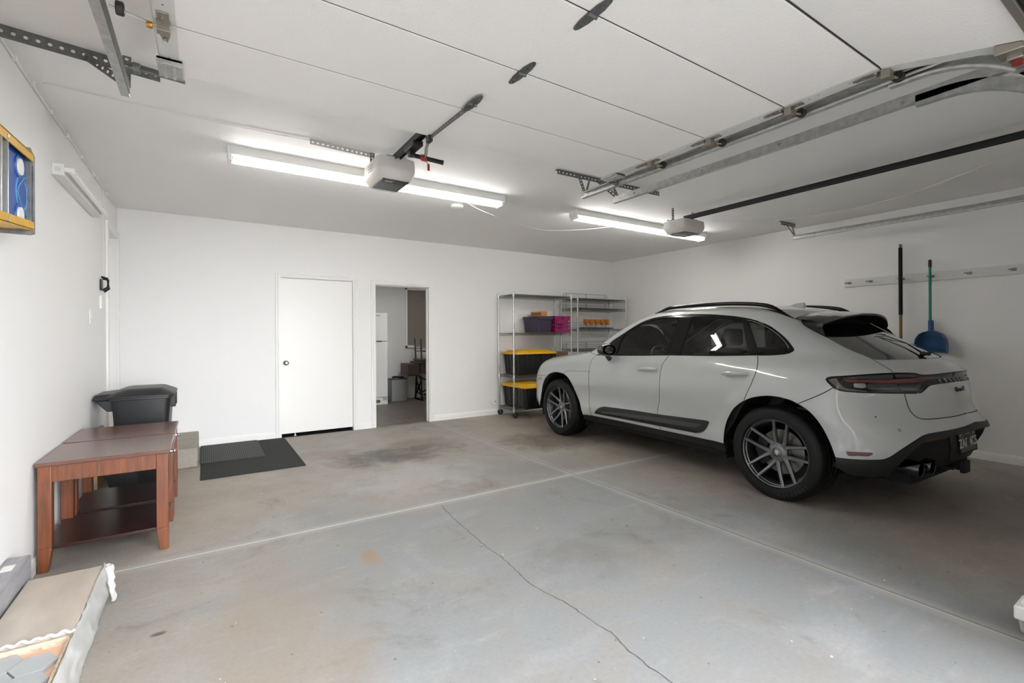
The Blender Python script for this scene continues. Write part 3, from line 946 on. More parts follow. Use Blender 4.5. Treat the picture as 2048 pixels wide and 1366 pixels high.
# black parts
sill_low = np.concatenate([qA((772, 1055)), qI((0, 425), (500, 528), (980, 630), (1500, 748), (1870, 850))])
Skin().patch([np.concatenate([bot_f, bot_d1[1:], bot_d2[1:]]), sill_low[::-1]], off=-.004, flange=.05).pair('sill', M['cladding'], car)
blade_segs = [qI((65, 312), (80, 280), (130, 240), (180, 226), (240, 228), (580, 272), (920, 325), (1300, 375), (1600, 415), (1628, 432), (1610, 490), (1570, 550), (1530, 578), (1470, 587), (1400, 580), (920, 487), (500, 405), (90, 326), (65, 312))]
blades = Skin().patch(blade_segs, off=.007, flange=.009, step=.012, h=.03, bulge=.004).patch([qI((125, 292), (300, 298), (920, 372), (1300, 428), (1515, 468), (1480, 500), (1400, 510), (920, 436), (400, 352), (150, 312), (125, 292))], off=.0115, flange=.003, step=.012, h=.03, mi=1).pair('side_blade', [M['cladding'], M['cladlight']], car)
# window surrounds and glass
win1 = [qB((470, 985), (700, 987), (1000, 988), (1345, 988)), qB((1345, 988), (1490, 660), (1630, 318)), qB((1630, 318), (1400, 322), (1200, 350), (1050, 395), (900, 460), (750, 548), (620, 640)), qB((620, 640), (540, 800), (470, 985))]
win2 = [qB((1630, 985), (1700, 986)), qC((0, 925), (300, 928), (600, 928), (985, 925)), qC((985, 925), (930, 640), (885, 350)), qC((885, 350), (600, 312), (400, 294), (200, 288), (45, 288)), np.concatenate([qC((45, 288)), qB((1780, 550), (1630, 985))])]
win3 = [qC((1165, 912), (1300, 910), (1500, 903), (1640, 880), (1680, 850)), qC((1680, 850), (1688, 828), (1640, 750), (1560, 660), (1400, 530), (1250, 445), (1100, 385), (995, 362)), qC((995, 362), (1070, 610), (1165, 912))]
Skin().patch([dlo_low, dlo_up], off=-.003, flange=.02, holes=(win1, win2, win3), step=.012).pair('window_surround', M['gloss'], car)
Skin().patch(win1, off=-.007, flange=0, inset=-.004, h=.06).pair('front_door_glass', M['glass'], car)
Skin().patch(win2, off=-.007, flange=0, inset=-.004, h=.06).pair('rear_door_glass', M['glassdark'], car)
Skin().patch(win3, off=-.007, flange=0, inset=-.004, h=.06).pair('quarter_glass', M['glassdark'], car)
g = Skin()
g.patch([ws_edge, ws_top, [ws_top[-1], cowl[-1]], cowl[::-1]], 'top', both=True, off=-.004, flange=0, h=.06)
g.obj('windscreen', M['glass'], car)
# thin chrome-bright drip line over the quarter glass and the sill of the windows
g = G()
for sx in (1, -1):
    P = spline(qC((985, 345), (1100, 372), (1250, 432), (1400, 515), (1560, 645), (1650, 750), (1692, 822)), .02)
    P = P+grad(P)*.003
    g.tube([(p[0]*sx, p[1], p[2]) for p in P], .0028, 6)
g.obj('window_trim', M['chrome'], car)
gl_bot = left_of(np.concatenate([qD((1310, 1003), (1400, 1012), (1600, 1015)), qE((0, 672), (300, 668), (500, 662), (700, 655))]))
gl_top = T((-.58, -.10), (-.4, -.13), (-.2, -.16), (0, -.17))
Skin().patch([np.concatenate([T((-.585, -.1)), glass_L[1:]]), gl_bot, [gl_bot[-1], gl_top[-1]], gl_top[::-1]], 'top', both=True, off=-.004, flange=0, h=.04).obj('rear_glass', mat('rear_privacy_glass', '#0a0b0b', .03, coat=1.), car)
# tail: light bar, lettering, bumper cladding ------------------------------------
CTR = lambda a, b: [a[-1], b[-1]]
bar = Skin()
bar.patch([lamp_top, CTR(lamp_top, lamp_low), lamp_low[::-1], lamp_tip[::-1]], off=-.004, flange=.03, inset=.002, both=True, step=.012)
bar = bar.obj('rear_light_bar', M['smoke'], car)
red_t = left_of(qF((305, 188), (450, 190), (600, 194), (900, 184), (1200, 162), (1450, 143), (1650, 122), (1815, 102)))
red_b = left_of(qF((335, 218), (500, 224), (800, 230), (1100, 236), (1290, 214), (1400, 182), (1600, 158), (1815, 136)))
Skin().patch([red_t, CTR(red_t, red_b), red_b[::-1]], off=.001, flange=.004, inset=0, both=True, step=.012, h=.02).obj('red_strip', M['red'], bar)
grey_l = mat('grey_lens', '#2c2e30', .15, spec=.6); clear_l = mat('clear_lens', '#4c4b47', .2, coat=.4)
Skin().patch([qF((285, 168), (420, 150), (700, 132), (925, 122), (945, 155), (930, 172), (600, 180), (300, 178), (285, 168))], off=0., flange=.003, step=.012, h=.02, inset=0).pair('grey_lens', grey_l, bar)
Skin().patch([qF((960, 122), (1100, 118), (1220, 124), (1290, 140), (1180, 156), (975, 168), (960, 122))], off=0., flange=.003, step=.012, h=.02, inset=0).pair('grey_lens', grey_l, bar)
Skin().patch([qF((610, 246), (800, 246), (985, 246), (1010, 305), (850, 318), (640, 312), (600, 290), (610, 246))], off=0., flange=.003, step=.012, h=.02, inset=0).pair('grey_lens', grey_l, bar)
Skin().patch([qF((1015, 246), (1120, 250), (1240, 246), (1300, 232), (1275, 290), (1240, 318), (1040, 318), (1015, 246))], off=0., flange=.003, step=.012, h=.02, inset=0).pair('grey_lens', grey_l, bar)
Skin().patch([qF((210, 168), (240, 220), (310, 285), (420, 312), (600, 335), (590, 345), (400, 335), (260, 312), (170, 250), (110, 190), (210, 168))], off=0., flange=.003, step=.012, h=.02, inset=0).pair('clear_lens', clear_l, bar)
Skin().patch([qF((432, 236), (575, 240), (580, 292), (440, 284), (432, 236))], off=.001, flange=.003, step=.012, h=.02, inset=0).pair('reversing_lens', M['silver'], bar)
g = G()
for i, ch in enumerate('PORSCHE'):
    x = (i-3)*.077
    P = side_map(np.array([[U0_-(PI/2+math.atan2(x, 1.04))*RU, .9425]]))
    # exact sideways position on the face, then the letter square to it
    P = np.array([[x, -1.4, .9425]]); P = march(P, np.array([[0, 1., 0]]), 0, 1.0)
    n = grad(P)[0]; p = P[0]+n*.004
    ax = Vector((1, 0, 0)); nv = Vector(n); ax = (ax-nv*ax.dot(nv)).normalized()
    put_text(g, ch, .040, p, ax, nv.cross(ax), .0025, bold=.0008)
g.obj('lettering', mat('grey_letters', '#7f8084', .3, .6), bar, smooth=0)
g = G()
P = march(np.array([[-.02, -1.4, .877]]), np.array([[0, 1., 0]]), 0, 1.)
n = Vector(grad(P)[0]); ax = Vector((1, 0, 0)); ax = (ax-n*ax.dot(n)).normalized()
put_text(g, 'Macan T', .045, Vector(P[0])+n*.003, ax, n.cross(ax), .0018, shear=.35, bold=.0012)
g.obj('model_script', M['gloss'], tailgate, smooth=0)
# cladding under the bumper
skirt_in = left_of(qG((-70, 1330), (0, 1225), (300, 930), (500, 745), (700, 600), (800, 565), (1200, 505), (1500, 445), (1700, 385), (1850, 300)))
skirt_bot = px((1669.9, 914.7), (1673, 925), (1678, 936), (1700, 948), (1740, 952), (1770, 950))
skirt = Skin().patch([bump_low, CTR(bump_low, skirt_in), skirt_in[::-1], skirt_bot[::-1]], off=.006, flange=.05, inset=0, both=True)
skirt.obj('bumper_cladding', M['cladding'], car)
def rear_pts(*q):
    """points of the tail face given as (x, z)"""
    return march(np.array([[x, -1.5, z] for x, z in q], float), np.repeat([[0, 1., 0]], len(q), 0), 0, 1.4)
dif_bot = rear_pts((-.70, .27), (-.55, .285), (-.42, .30), (-.38, .31), (-.2, .315), (0, .315))
dif = Skin().patch([skirt_in, CTR(skirt_in, dif_bot), dif_bot[::-1]], off=-.085, flange=0, inset=-.01, both=True)
dif = dif.obj('diffuser', M['blackmatt'], car)
# centre block that carries the plate
blk = rear_pts((-.26, .585), (-.25, .42), (-.20, .36), (0, .35))
blt = rear_pts((-.26, .585), (-.13, .592), (0, .595))
Skin().patch([blt, CTR(blt, blk), blk[::-1]], off=-.078, flange=.03, inset=0, both=True, h=.05).obj('plate_housing', M['cladding'], car)
g = G()
for sx in (-1, 1):
    P = rear_pts((sx*.46, .365)); p = Vector(P[0])
    for k in (0, 1):
        c = Vector((sx*(.585-.15*k), (-.775 if sx < 0 else -.69)-.012*k, .372))
        g.lathe([(.050, -.10), (.052, .02), (.050, .026), (.046, .022), (.044, -.06), (0, -.06)], c, (0, -1, -.05), 28)
g.obj('exhaust_tip', mat('smoked_chrome', '#4d4d4f', .18, 1.), car)
g = G(); g.box((-.035, -.86, .295), (.035, -.55, .355)); g.box((-.05, -.868, .28), (.05, -.838, .365)); g.tube([(-.06, -.78, .34), (-.11, -.83, .325), (-.15, -.83, .32), (-.19, -.77, .33)], .008); g.obj('tow_hitch', M['blackmatt'], car, bevel=.006)
g = G()
for sx in (-1, 1):
    P = rear_pts((sx*.55, .555), (sx*.45, .565), (sx*.34, .575))
    for a, b in zip(P, P[1:]):
        g.bar(Vector(a)+Vector((0, .055, 0)), Vector(b)+Vector((0, .055, 0)), .05, .018)
g.obj('fog_reflector', mat('dark_red_reflector', '#4a1c18', .3), car)
# number plate
Pp = Vector(rear_pts((0, .50))[0]); n = Vector((0, -1, .10)).normalized(); axx = Vector((1, 0, 0)); ay = n.cross(axx)
pc = Vector((0, -.866, .515))
plate = G(); plate.prism(rrect(-.153, -.077, .153, .077, .012), pc, axx, ay, n, .003)
plate = plate.obj('number_plate', mat('plate_black', '#26272a', .4), car)
g = G(); put_text(g, 'ZAP 4C5', .088, pc+n*.0045-ay*.015, axx, ay, .0008, bold=.001); put_text(g, 'UTAH', .026, pc+n*.0045+ay*.052, axx, ay, .0006)
g.obj('plate_characters', mat('plate_white', '#c9c9c6', .4), plate, smooth=0)
g = G()
for s_ in (-1, 1): g.prism(rrect(-.018, -.014, .018, .014, .003), pc+n*.0032+axx*s_*.128+ay*.052, axx, ay, n, .0006)
g.obj('plate_sticker', mat('sticker', '#8f908f', .5), plate)
g = G()
for a, b in (((-.157, -.08), (.157, -.08)), ((-.157, .08), (.157, .08)), ((-.157, -.08), (-.157, .08)), ((.157, -.08), (.157, .08))):
    g.bar(pc+axx*a[0]+ay*a[1], pc+axx*b[0]+ay*b[1], .008, .008, n)
g.obj('plate_frame', M['blackmatt'], plate)
Skin().patch([qF((335, 1106), (500, 1115), (675, 1125), (632, 1165), (500, 1164), (360, 1160), (335, 1106))], off=.003, flange=.004, inset=0, step=.01, h=.02).pair('side_reflector', M['red'], car)
g = G()
for sx in (-1, 1):
    P = px((1640+1022/6.4, 730+834/6.4)); n = grad(P)[0]
    g.lathe([(0, .001), (.009, .001), (.0095, .0015), (.0115, .0015), (.0115, -.002)], (P[0][0]*sx, P[0][1], P[0][2]), (n[0]*sx, n[1], n[2]), 18)
g.obj('parking_sensor', mat('sensor_grey', '#8b8c8a', .4), car)

# spoiler -----------------------------------------------------------------------
A_ = T(*[(x, .015-.05*0) for x in np.linspace(-.585, .585, 25)])
rows = []
for i, x in enumerate(np.linspace(-.585, .585, 25)):
    a = A_[i]
    b = np.array([x*.955, -.285+.31*x*x, 1.447-.21*x*x-.012*(abs(x)/.585)**8])
    m = (a+b)/2+np.array([0, 0, .012])
    rows.append([(1-t)**2*a+2*t*(1-t)*m+t*t*b for t in np.linspace(0, 1, 9)])
g = G()
V = [[g.bm.verts.new(p) for p in r] for r in rows]
for r0, r1 in zip(V, V[1:]):
    for k in range(8): g.bm.faces.new((r0[k], r0[k+1], r1[k+1], r1[k]))
satin = mat('satin_black', '#17181a', .38, coat=.2)
for f_ in g.bm.faces:
    q_ = f_.calc_center_median(); f_.material_index = 1 if abs(q_.x) > .475-.10*sstep(.0, -.26, q_.y) else 0
spo = g.obj('spoiler', [M['paint'], satin], car, smooth=60, fix=True)
def strip(name, Aa, Bb, m, parent, n=14, bow=0., both=True):
    g = G()
    for sx in (1, -1) if both else (1,):
        la = spline(Aa, .01); lb = spline(Bb, .01)
        pick = lambda L_, t: L_[int(round(t*(len(L_)-1)))]
        R_ = []
        for t in np.linspace(0, 1, n):
            a, b = np.array(pick(la, t)), np.array(pick(lb, t))
            R_.append([g.bm.verts.new(((a+(b-a)*k/4+np.array([-1, 0, 0])*bow*math.sin(PI*k/4))*np.array([sx, 1, 1]))) for k in range(5)])
        for r0, r1 in zip(R_, R_[1:]):
            for k in range(4): g.bm.faces.new((r0[k], r0[k+1], r1[k+1], r1[k]))
    return g.obj(name, m, parent, smooth=60)
endL = rows[0]
finA = np.concatenate([fin_top[1:]])
b0 = np.array(rows[0][-1])
finB = np.array([rows[0][2], rows[0][5], b0, b0+np.array([.006, .006, -.035]), b0*.55+finA[-1]*.45+np.array([.012, .012, 0]), finA[-1]])
finA2 = finA+grad(finA)*.003
strip('spoiler_fin', finA2, finB, satin, spo, n=20)
# lip and underside
g = G()
for r0, r1 in zip(rows, rows[1:]):
    a, b = Vector(r0[-1]), Vector(r1[-1])
    dn = Vector((0, .006, -.013)); 
    g.mesh([a, b, b+dn, a+dn], [(0, 1, 2, 3)])
g.obj('spoiler_lip', mat('lip_grey', '#5b5653', .4), spo)
g = G()
for r0, r1 in zip(rows, rows[1:]):
    for k in range(8):
        q = [Vector(p)+Vector((0, .0, -.022)) for p in (r0[k], r0[k+1], r1[k+1], r1[k])]
        g.mesh(q, [(0, 1, 2, 3)])
    a, b = Vector(r0[-1])+Vector((0, .012, -.022)), Vector(r1[-1])+Vector((0, .012, -.022))
    g.mesh([Vector(r0[0])+Vector((0, 0, -.022)), Vector(r1[0])+Vector((0, 0, -.022)), Vector(r1[0])+Vector((0, -.11, -.12)), Vector(r0[0])+Vector((0, -.11, -.12))], [(0, 1, 2, 3)])
g.obj('spoiler_underside', M['blackmatt'], spo)
sb = Skin(); rb2 = T((-.585, .03), (-.4, .02), (-.2, 0), (0, -.01)); gt2 = T((-.585, -.12), (-.4, -.15), (-.2, -.18), (0, -.19))
sb.patch([rb2, CTR(rb2, gt2), gt2[::-1]], 'top', off=-.006, both=True, flange=0, h=.05); sb.obj('glass_top_trim', M['blackmatt'], car)

# roof rails, aerial, wiper -------------------------------------------------------
for sx in (-1, 1):
    g = G(); pts = []; rad = []
    for t in np.linspace(0, 1, 36):
        s_ = 1.47-1.43*t
        P = T((-.605+.015*(t-.5), s_)); e = min(t, 1-t)/.16
        lift = .006+.030*sstep(0, 1, e)
        pts.append((P[0][0]*-sx if sx > 0 else P[0][0], P[0][1], P[0][2]+lift-.004)); rad.append(.004+.014*float(sstep(0, 1, e*1.2)))
    g.tube(pts, rad, 10)
    g.obj('roof_rail', M['gloss'], car, smooth=60)
P = T((0, .32)); g = G()
g.hexa([(-.03, .24, P[0][2]-.015), (.03, .24, P[0][2]-.015), (.02, .42, P[0][2]-.005), (-.02, .42, P[0][2]-.005)], [(-.006, .25, P[0][2]+.035), (.006, .25, P[0][2]+.035), (.004, .33, P[0][2]+.028), (-.004, .33, P[0][2]+.028)])
g.obj('aerial_fin', M['paint'], car, bevel=.01)
wp = px((1845, 710), (1810, 690), (1758.7, 670)); wn = grad(wp)
g = G(); W_ = wp+wn*.012
g.ball(W_[0], .022, 1.3, 1, .8); g.ball(W_[0]+np.array([.03, -.02, 0]), .016); g.tube([W_[0], W_[1]+wn[1]*.004, W_[2]], [.008, .004, .003], 8)
g.tube([wp[2]+wn[2]*.006+np.array([-.06, 0, 0]), wp[2]+wn[2]*.006, wp[2]+wn[2]*.006+np.array([.10, 0, 0])], .003, 6)
g.obj('rear_wiper', M['black'], car)

# door handles, mirrors ------------------------------------------------------------
def handle(a, b, parents):
    P = side_inv(px(a, b)); u0, v0 = P[0]; u1, v1 = P[1]
    for sx, par in zip((1, -1), parents):
        g = G(); pts, rad = [], []
        for t in np.linspace(0, 1, 17):
            q = on_side(u0+(u1-u0)*t, v0+(v1-v0)*t, .014+.024*math.sin(PI*t)**.6)
            pts.append((q.x*sx, q.y, q.z)); rad.append(.0185*max(.25, math.sin(PI*min(1, max(0, .06+t*.88)))**.45))
        g.tube(pts, rad, 12)
        g.obj('door_handle', M['paint'], par, smooth=60)
handle((1180+892/9.105, 600+1262/9.105), (1180+1222/9.105, 600+1270/9.105), fd)
handle((1290+1182/7.585, 690+440/7.585), (1290+1574/7.585, 690+444/7.585), rd)
for sx, par in zip((1, -1), fd):
    base = on_side(1.88, 1.02, 0.)
    X = lambda p: (p[0]*sx, p[1], p[2])
    g = G()
    g.tube([X((base.x+.03, 1.89, 1.005)), X((base.x-.02, 1.885, 1.02)), X((base.x-.055, 1.87, 1.05)), X((base.x-.08, 1.85, 1.09))], [.034, .030, .028, .036], 14)
    mb = g.obj('mirror', mat('mirror_shell_%d' % sx, '#2a2b2c', .25, coat=1.), par, smooth=60)
    g = G()
    g.ball(X((base.x-.115, 1.83, 1.118)), 1, .110, .075, .070, 28)
    g.obj('mirror_shell', mat('dark_mirror_shell', '#303132', .25, coat=1.), mb, smooth=60)
    g = G()
    c = Vector(X((base.x-.115, 1.774, 1.118)))
    g.prism([(.092*math.cos(a)*abs(math.cos(a))**-.25 if abs(math.cos(a)) > .01 else 0, .056*math.sin(a)) for a in np.linspace(0, 2*PI, 33)[:-1]], c, (1, 0, 0), (0, 0, 1), (0, -1, 0), .004)
    g.obj('mirror_glass', mat('mirror_glass', '#1a1b1c', .02, 1.), mb)

# wheels ---------------------------------------------------------------------------
M['cap'] = mat('cap_grey', '#77787a', .35, .7)
def wheel(x_out, s, tw, sign):
    """x_out: outer tyre face; sign -1 left, +1 right"""
    R = .362
    wl = G()
    O = Vector((0, 0, 0)); ax = Vector((sign, 0, 0))
    # rim barrel: (radius, depth inwards from the outer lip)
    prof = [(.262, -.006), (.268, .0), (.268, .006), (.258, .004), (.252, .010), (.249, .028), (.243, .034), (.238, .06), (.226, .10), (.224, tw-.03), (.262, tw-.02), (.266, tw-.012)]
    wl.lathe([(r, -d) for r, d in prof], O, ax, 64)
    yv = Vector((0, -sign*0-1, 0)); zv = Vector((0, 0, 1))       # image right = rearwards on the left side
    for k in range(5):
        th = math.radians(80-72*k)
        rad = yv*math.cos(th)+zv*math.sin(th); tan = -yv*math.sin(th)+zv*math.cos(th)
        for e in (-1, 1):
            st = [(.030, .020, .052, .030, .045), (.075, .036, .048, .026, .040), (.13, .044, .038, .020, .034), (.20, .049, .022, .018, .030), (.253, .0535, .010, .021, .026)]
            rings = []
            for r, of, dep, wd, th_ in st:
                c = rad*r+tan*of*e-ax*dep
                rings.append([c+tan*wd*.62-ax*.006, c+tan*wd*.38, c-tan*wd*.38, c-tan*wd*.62-ax*.006, c-tan*wd*.62-ax*th_, c+tan*wd*.62-ax*th_])
            B = [[wl.bm.verts.new(q) for q in rr] for rr in rings]
            for a, b in zip(B, B[1:]):
                for i in range(6): wl.bm.faces.new((a[i], a[(i+1) % 6], b[(i+1) % 6], b[i]))
            wl.bm.faces.new(B[0]); wl.bm.faces.new(B[-1][::-1])
    wl.lathe([(.0, -.056), (.034, -.056), (.036, -.046), (.052, -.048), (.074, -.054), (.080, -.066), (.078, -.10), (0, -.10)], O, ax, 40)
    root = wl.obj('wheel', M['rim'], car, smooth=32)
    root.location = (x_out*1, s, .357)
    g = G()
    q = tw
    pt = [(.262, -.004), (.268, .008), (.285, .0125), (.315, .011), (.335, .004), (.350, -.010), (.3565, -.024), (.361, -.045), (.362, -.06), (.3625, -.075), (.354, -.0765), (.354, -.084), (.3628, -.0855), (.363, -.12), (.354, -.1215), (.354, -.131), (.363, -.1325), (.363, -.17), (.354, -.1715), (.354, -.181), (.3628, -.1825), (.362, -.215), (.361, -q+.03), (.350, -q-.0), (.325, -q-.008), (.285, -q-.008), (.262, -q+.01)]
    g.lathe(pt, O, ax, 72)
    # tread blocks along the outer shoulder
    for i in range(64):
        a = 2*PI*i/64
        rd_ = Vector((0, math.cos(a), math.sin(a))); tg_ = Vector((0, -math.sin(a), math.cos(a)))
        p0 = rd_*.3515-ax*.012; p1 = rd_*.3605-ax*.034; p2 = rd_*.3645-ax*.072
        w_ = .0105
        wds = [(p0, .6), (p1, 1), (p2, 1)]
        lo = [p-tg_*w_*f for p, f in wds]; hi = [p+tg_*w_*f for p, f in wds]
        lo2 = [p-rd_*.006+ax*0 for p in lo]; hi2 = [p-rd_*.006 for p in hi]
        g.mesh(lo+hi+lo2+hi2, [(0, 1, 4, 3), (1, 2, 5, 4), (0, 6, 7, 1), (1, 7, 8, 2), (3, 4, 10, 9), (4, 5, 11, 10), (0, 3, 9, 6), (2, 8, 11, 5)])
    ty = g.obj('tyre', M['tyre'], root, smooth=30)
    g = G()
    for i, ch in enumerate('SCORPION'):
        a = math.radians(-38-6.2*i) if sign < 0 else math.radians(38+6.2*i)
        a2 = a
        rd_ = yv*math.cos(a2)+zv*math.sin(a2)
        c = rd_*.312+ax*.0125
        up = -rd_ if False else rd_
        rx = up.cross(ax)
        put_text(g, ch, .034, c, -rx if (-rx).cross(up).dot(ax) > 0 else rx, up, .0012, bold=.0006)
    g.obj('tyre_lettering', mat('tyre_letters', '#2b2b2b', .5), ty, smooth=0)
    g = G(); g.lathe([(.062, -.118), (.172, -.118), (.172, -.145), (.062, -.145)], O, ax, 48, close=True); g.lathe([(0, -.095), (.075, -.095), (.08, -.13), (0, -.13)], O, ax, 32)
    g.obj('brake_disc', M['disc'], root)
    g = G()
    for i in range(8):
        a = math.radians(150+i*9); b = math.radians(150+(i+1)*9)
        p = lambda r, t, d: yv*math.cos(t)*r+zv*math.sin(t)*r-ax*d
        g.mesh([p(.105, a, .085), p(.19, a, .085), p(.19, b, .085), p(.105, b, .085), p(.105, a, .16), p(.19, a, .16), p(.19, b, .16), p(.105, b, .16)], [(0, 1, 2, 3), (4, 7, 6, 5), (0, 4, 5, 1), (2, 6, 7, 3), (1, 5, 6, 2), (0, 3, 7, 4)])
    g.obj('brake_caliper', M['black'], root)
    g = G()
    for k in range(5):
        th = math.radians(80-72*k); c = (yv*math.cos(th)+zv*math.sin(th))*.056
        g.lathe([(.0, -.060), (.007, -.060), (.007, -.052), (.0125, -.0535), (.0135, -.0475), (.0145, -.0475), (.015, -.06)], c, ax, 14)
    g.obj('wheel_bolt', M['blackmatt'], root)
    g = G(); g.lathe([(0, -.044), (.024, -.0445), (.031, -.048), (.033, -.056)], O, ax, 28)
    cap = g.obj('centre_cap', M['cap'], root)
    g = G()
    sh = [(-.013, .016), (0, .019), (.013, .016), (.014, .004), (.010, -.010), (0, -.020), (-.010, -.010), (-.014, .004)]
    ux = -yv if sign > 0 else yv
    g.prism(sh, ax*-.0438, ux, zv, ax, .0015)
    for (a, b, c, d) in ((-.011, .004, -.002, .014), (.002, -.010, .011, .002), (-.004, -.004, .004, .006)):
        g.prism([(a, b), (c, b), (c, d), (a, d)], ax*-.0424, ux, zv, ax, .0012)
    g.obj('crest', mat('crest_silver', '#d0d0cc', .3, .4), cap)
    return root
XO = .925
for s_, tw in ((0, .285), (WB, .260)):
    for sign in (-1, 1):
        wheel(sign*XO, s_, tw, sign)
# wheel housings and underbody --------------------------------------------------------
for cs, cz, r in ((0., .36, .47), (2.79, .345, .475)):
    for sign in (-1, 1):
        g = G()
        A = [(sign*.865, cs+r*math.cos(math.radians(a)), cz+r*math.sin(math.radians(a))) for a in range(-18, 199, 8)]
        for a, b in zip(A, A[1:]):
            g.mesh([a, b, (sign*.52, b[1], b[2]), (sign*.52, a[1], a[2])], [(0, 1, 2, 3)])
        g.mesh([(sign*.53, p[1], p[2]) for p in A], [tuple(range(len(A)))])
        g.obj('wheel_housing', M['blackmatt'], car)
g = G(); g.box((-.80, .50, .22), (.80, 2.30, .30)); g.box((-.52, -.72, .24), (.52, 3.4, .32)); g.cyl((-.75, 0, .30), (.75, 0, .30), .045); g.cyl((-.75, WB, .30), (.75, WB, .30), .045)
g.obj('underbody', M['blackmatt'], car)
# cabin ------------------------------------------------------------------------------
M['cabin'] = mat('charcoal_upholstery', '#1b1b1c', .7)
M['cabin2'] = mat('black_leather', '#141414', .45)
g = G(); g.box((-.80, -.45, .32), (.80, 2.25, .36)); g.box((-.78, -.62, .70), (.78, -.1, .72)); g.box((-.74, 2.2, .3), (.74, 2.24, .98)); g.obj('cabin_floor', M['cabin'], car)
ln = np.array([(2.28, .34), (2.28, 1.03), (1.3, 1.055), (.5, 1.08), (.1, 1.09), (-.3, 1.06), (-.3, .80), (.2, .80), (.5, .34)])
lin_poly = polygon([side_map(ln[[i, (i+1) % len(ln)]]) for i in range(len(ln))], 'side', .05)
Skin().patch(lin_poly, off=-.055, flange=0, h=.08).pair('door_lining', M['cabin'], car)
g = G(); g.hexa([(-.74, 1.72, .70), (.74, 1.72, .70), (.74, 2.25, .70), (-.74, 2.25, .70)], [(-.72, 1.80, .97), (.72, 1.80, .97), (.70, 2.30, 1.02), (-.70, 2.30, 1.02)]); g.hexa([(-.55, 1.72, .95), (-.18, 1.72, .95), (-.2, 1.95, .95), (-.53, 1.95, .95)], [(-.52, 1.78, 1.03), (-.21, 1.78, 1.03), (-.24, 1.93, 1.02), (-.5, 1.93, 1.02)])
g.obj('dashboard', M['cabin'], car, bevel=.02)
g = G(); c = Vector((-.37, 1.56, .98)); t1 = Vector((1, 0, 0)); t2 = Vector((0, .42, .91)); g.tube([c+t1*.185*math.cos(a)+t2*.185*math.sin(a) for a in np.linspace(0, 2*PI, 37)[:-1]], .016, 10, closed=True)
g.cyl(c+Vector((0, .03, -.01)), c+Vector((0, -.02, .01)), .055); g.bar(c, c+t1*.18, .03, .02); g.bar(c, c-t1*.18, .03, .02); g.bar(c, c-t2*.18, .03, .02); g.cyl(c, c+Vector((0, .22, -.08)), .03)
g.obj('steering_wheel', M['cabin2'], car)
def seat(x, s, w):
    g = G()
    g.hexa([(x-w, s, .50), (x+w, s, .50), (x+w, s+.52, .54), (x-w, s+.52, .54)], [(x-w, s, .64), (x+w, s, .64), (x+w, s+.52, .70), (x-w, s+.52, .70)])
    g.hexa([(x-w, s-.02, .55), (x+w, s-.02, .55), (x+w, s+.13, .58), (x-w, s+.13, .58)], [(x-w*.85, s-.26, 1.13), (x+w*.85, s-.26, 1.13), (x+w*.85, s-.15, 1.15), (x-w*.85, s-.15, 1.15)])
    g.hexa([(x-.13, s-.29, 1.17), (x+.13, s-.29, 1.17), (x+.13, s-.19, 1.18), (x-.13, s-.19, 1.18)], [(x-.11, s-.31, 1.33), (x+.11, s-.31, 1.33), (x+.11, s-.23, 1.34), (x-.11, s-.23, 1.34)])
    return g.obj('seat', M['cabin2'], car, bevel=.03, seg=3)
seat(-.37, .98, .25); seat(.37, .98, .25); seat(-.36, .16, .30); seat(.36, .16, .30)
g = G(); g.box((-.60, 1.50, 1.455), (-.18, 1.64, 1.475)); g.obj('sun_visor', M['cabin'], car, bevel=.008)
g = G(); g.ball((0, 1.68, 1.40), 1, .12, .02, .035); g.cyl((0, 1.70, 1.42), (0, 1.75, 1.47), .012); g.obj('inner_mirror', M['cabin2'], car)
lin = lin
hl = Skin(); rf = T((-.56, 1.36), (-.57, 1.0), (-.57, .5), (-.56, .06)); rl0 = T((-.56, .06), (0, .02)); rl1 = T((-.56, 1.36), (-.3, 1.5), (0, 1.55))
hl.patch([rf, rl0, CTR(rl0, rl1), rl1[::-1]], 'top', off=-.04, flange=0, both=True, h=.08); hl.obj('headlining', mat('headlining', '#2a2a2b', .9), car)
# ------------------------------------------------------------------ overhead door, tracks, openers, lights
V = Vector
def perforated(g, p0, p1, w, across, pitch=.038, hole=.0085, flange=0., fdir=None, t=.0025):
    """a punched steel strip from p0 to p1, w wide along `across`; real holes; optional plain flange along fdir"""
    p0 = V(p0); p1 = V(p1); a = V(across).normalized(); L_ = (p1-p0).length; d = (p1-p0).normalized(); a = (a-d*a.dot(d)).normalized(); nrm = d.cross(a)*t
    n = max(1, int(round(L_/pitch))); s = L_/n
    for lay in (0, 1):
        off = nrm*(.5 if lay else -.5)
        for i in range(n):
            c = p0+d*s*(i+.5)+off
            ring = [c+d*hole*math.cos(PI/4*k)+a*hole*math.sin(PI/4*k) for k in range(8)]
            out = [c+d*s/2*x+a*w/2*y for x, y in ((1, 0), (1, 1), (0, 1), (-1, 1), (-1, 0), (-1, -1), (0, -1), (1, -1))]
            g.mesh(ring+out, [(k, 8+k, 8+(k+1) % 8, (k+1) % 8) for k in range(8)])
    for sgn in (1, -1):
        q = [p0+a*w/2*sgn-nrm*.5, p1+a*w/2*sgn-nrm*.5, p1+a*w/2*sgn+nrm*.5, p0+a*w/2*sgn+nrm*.5]
        g.mesh(q, [(0, 1, 2, 3)])
    if flange:
        f = V(fdir).normalized()
        g.bar(p0+a*w/2+f*flange/2, p1+a*w/2+f*flange/2, flange if abs(f.dot(frame_of(d)[0])) > .5 else t, t if abs(f.dot(frame_of(d)[0])) > .5 else flange)

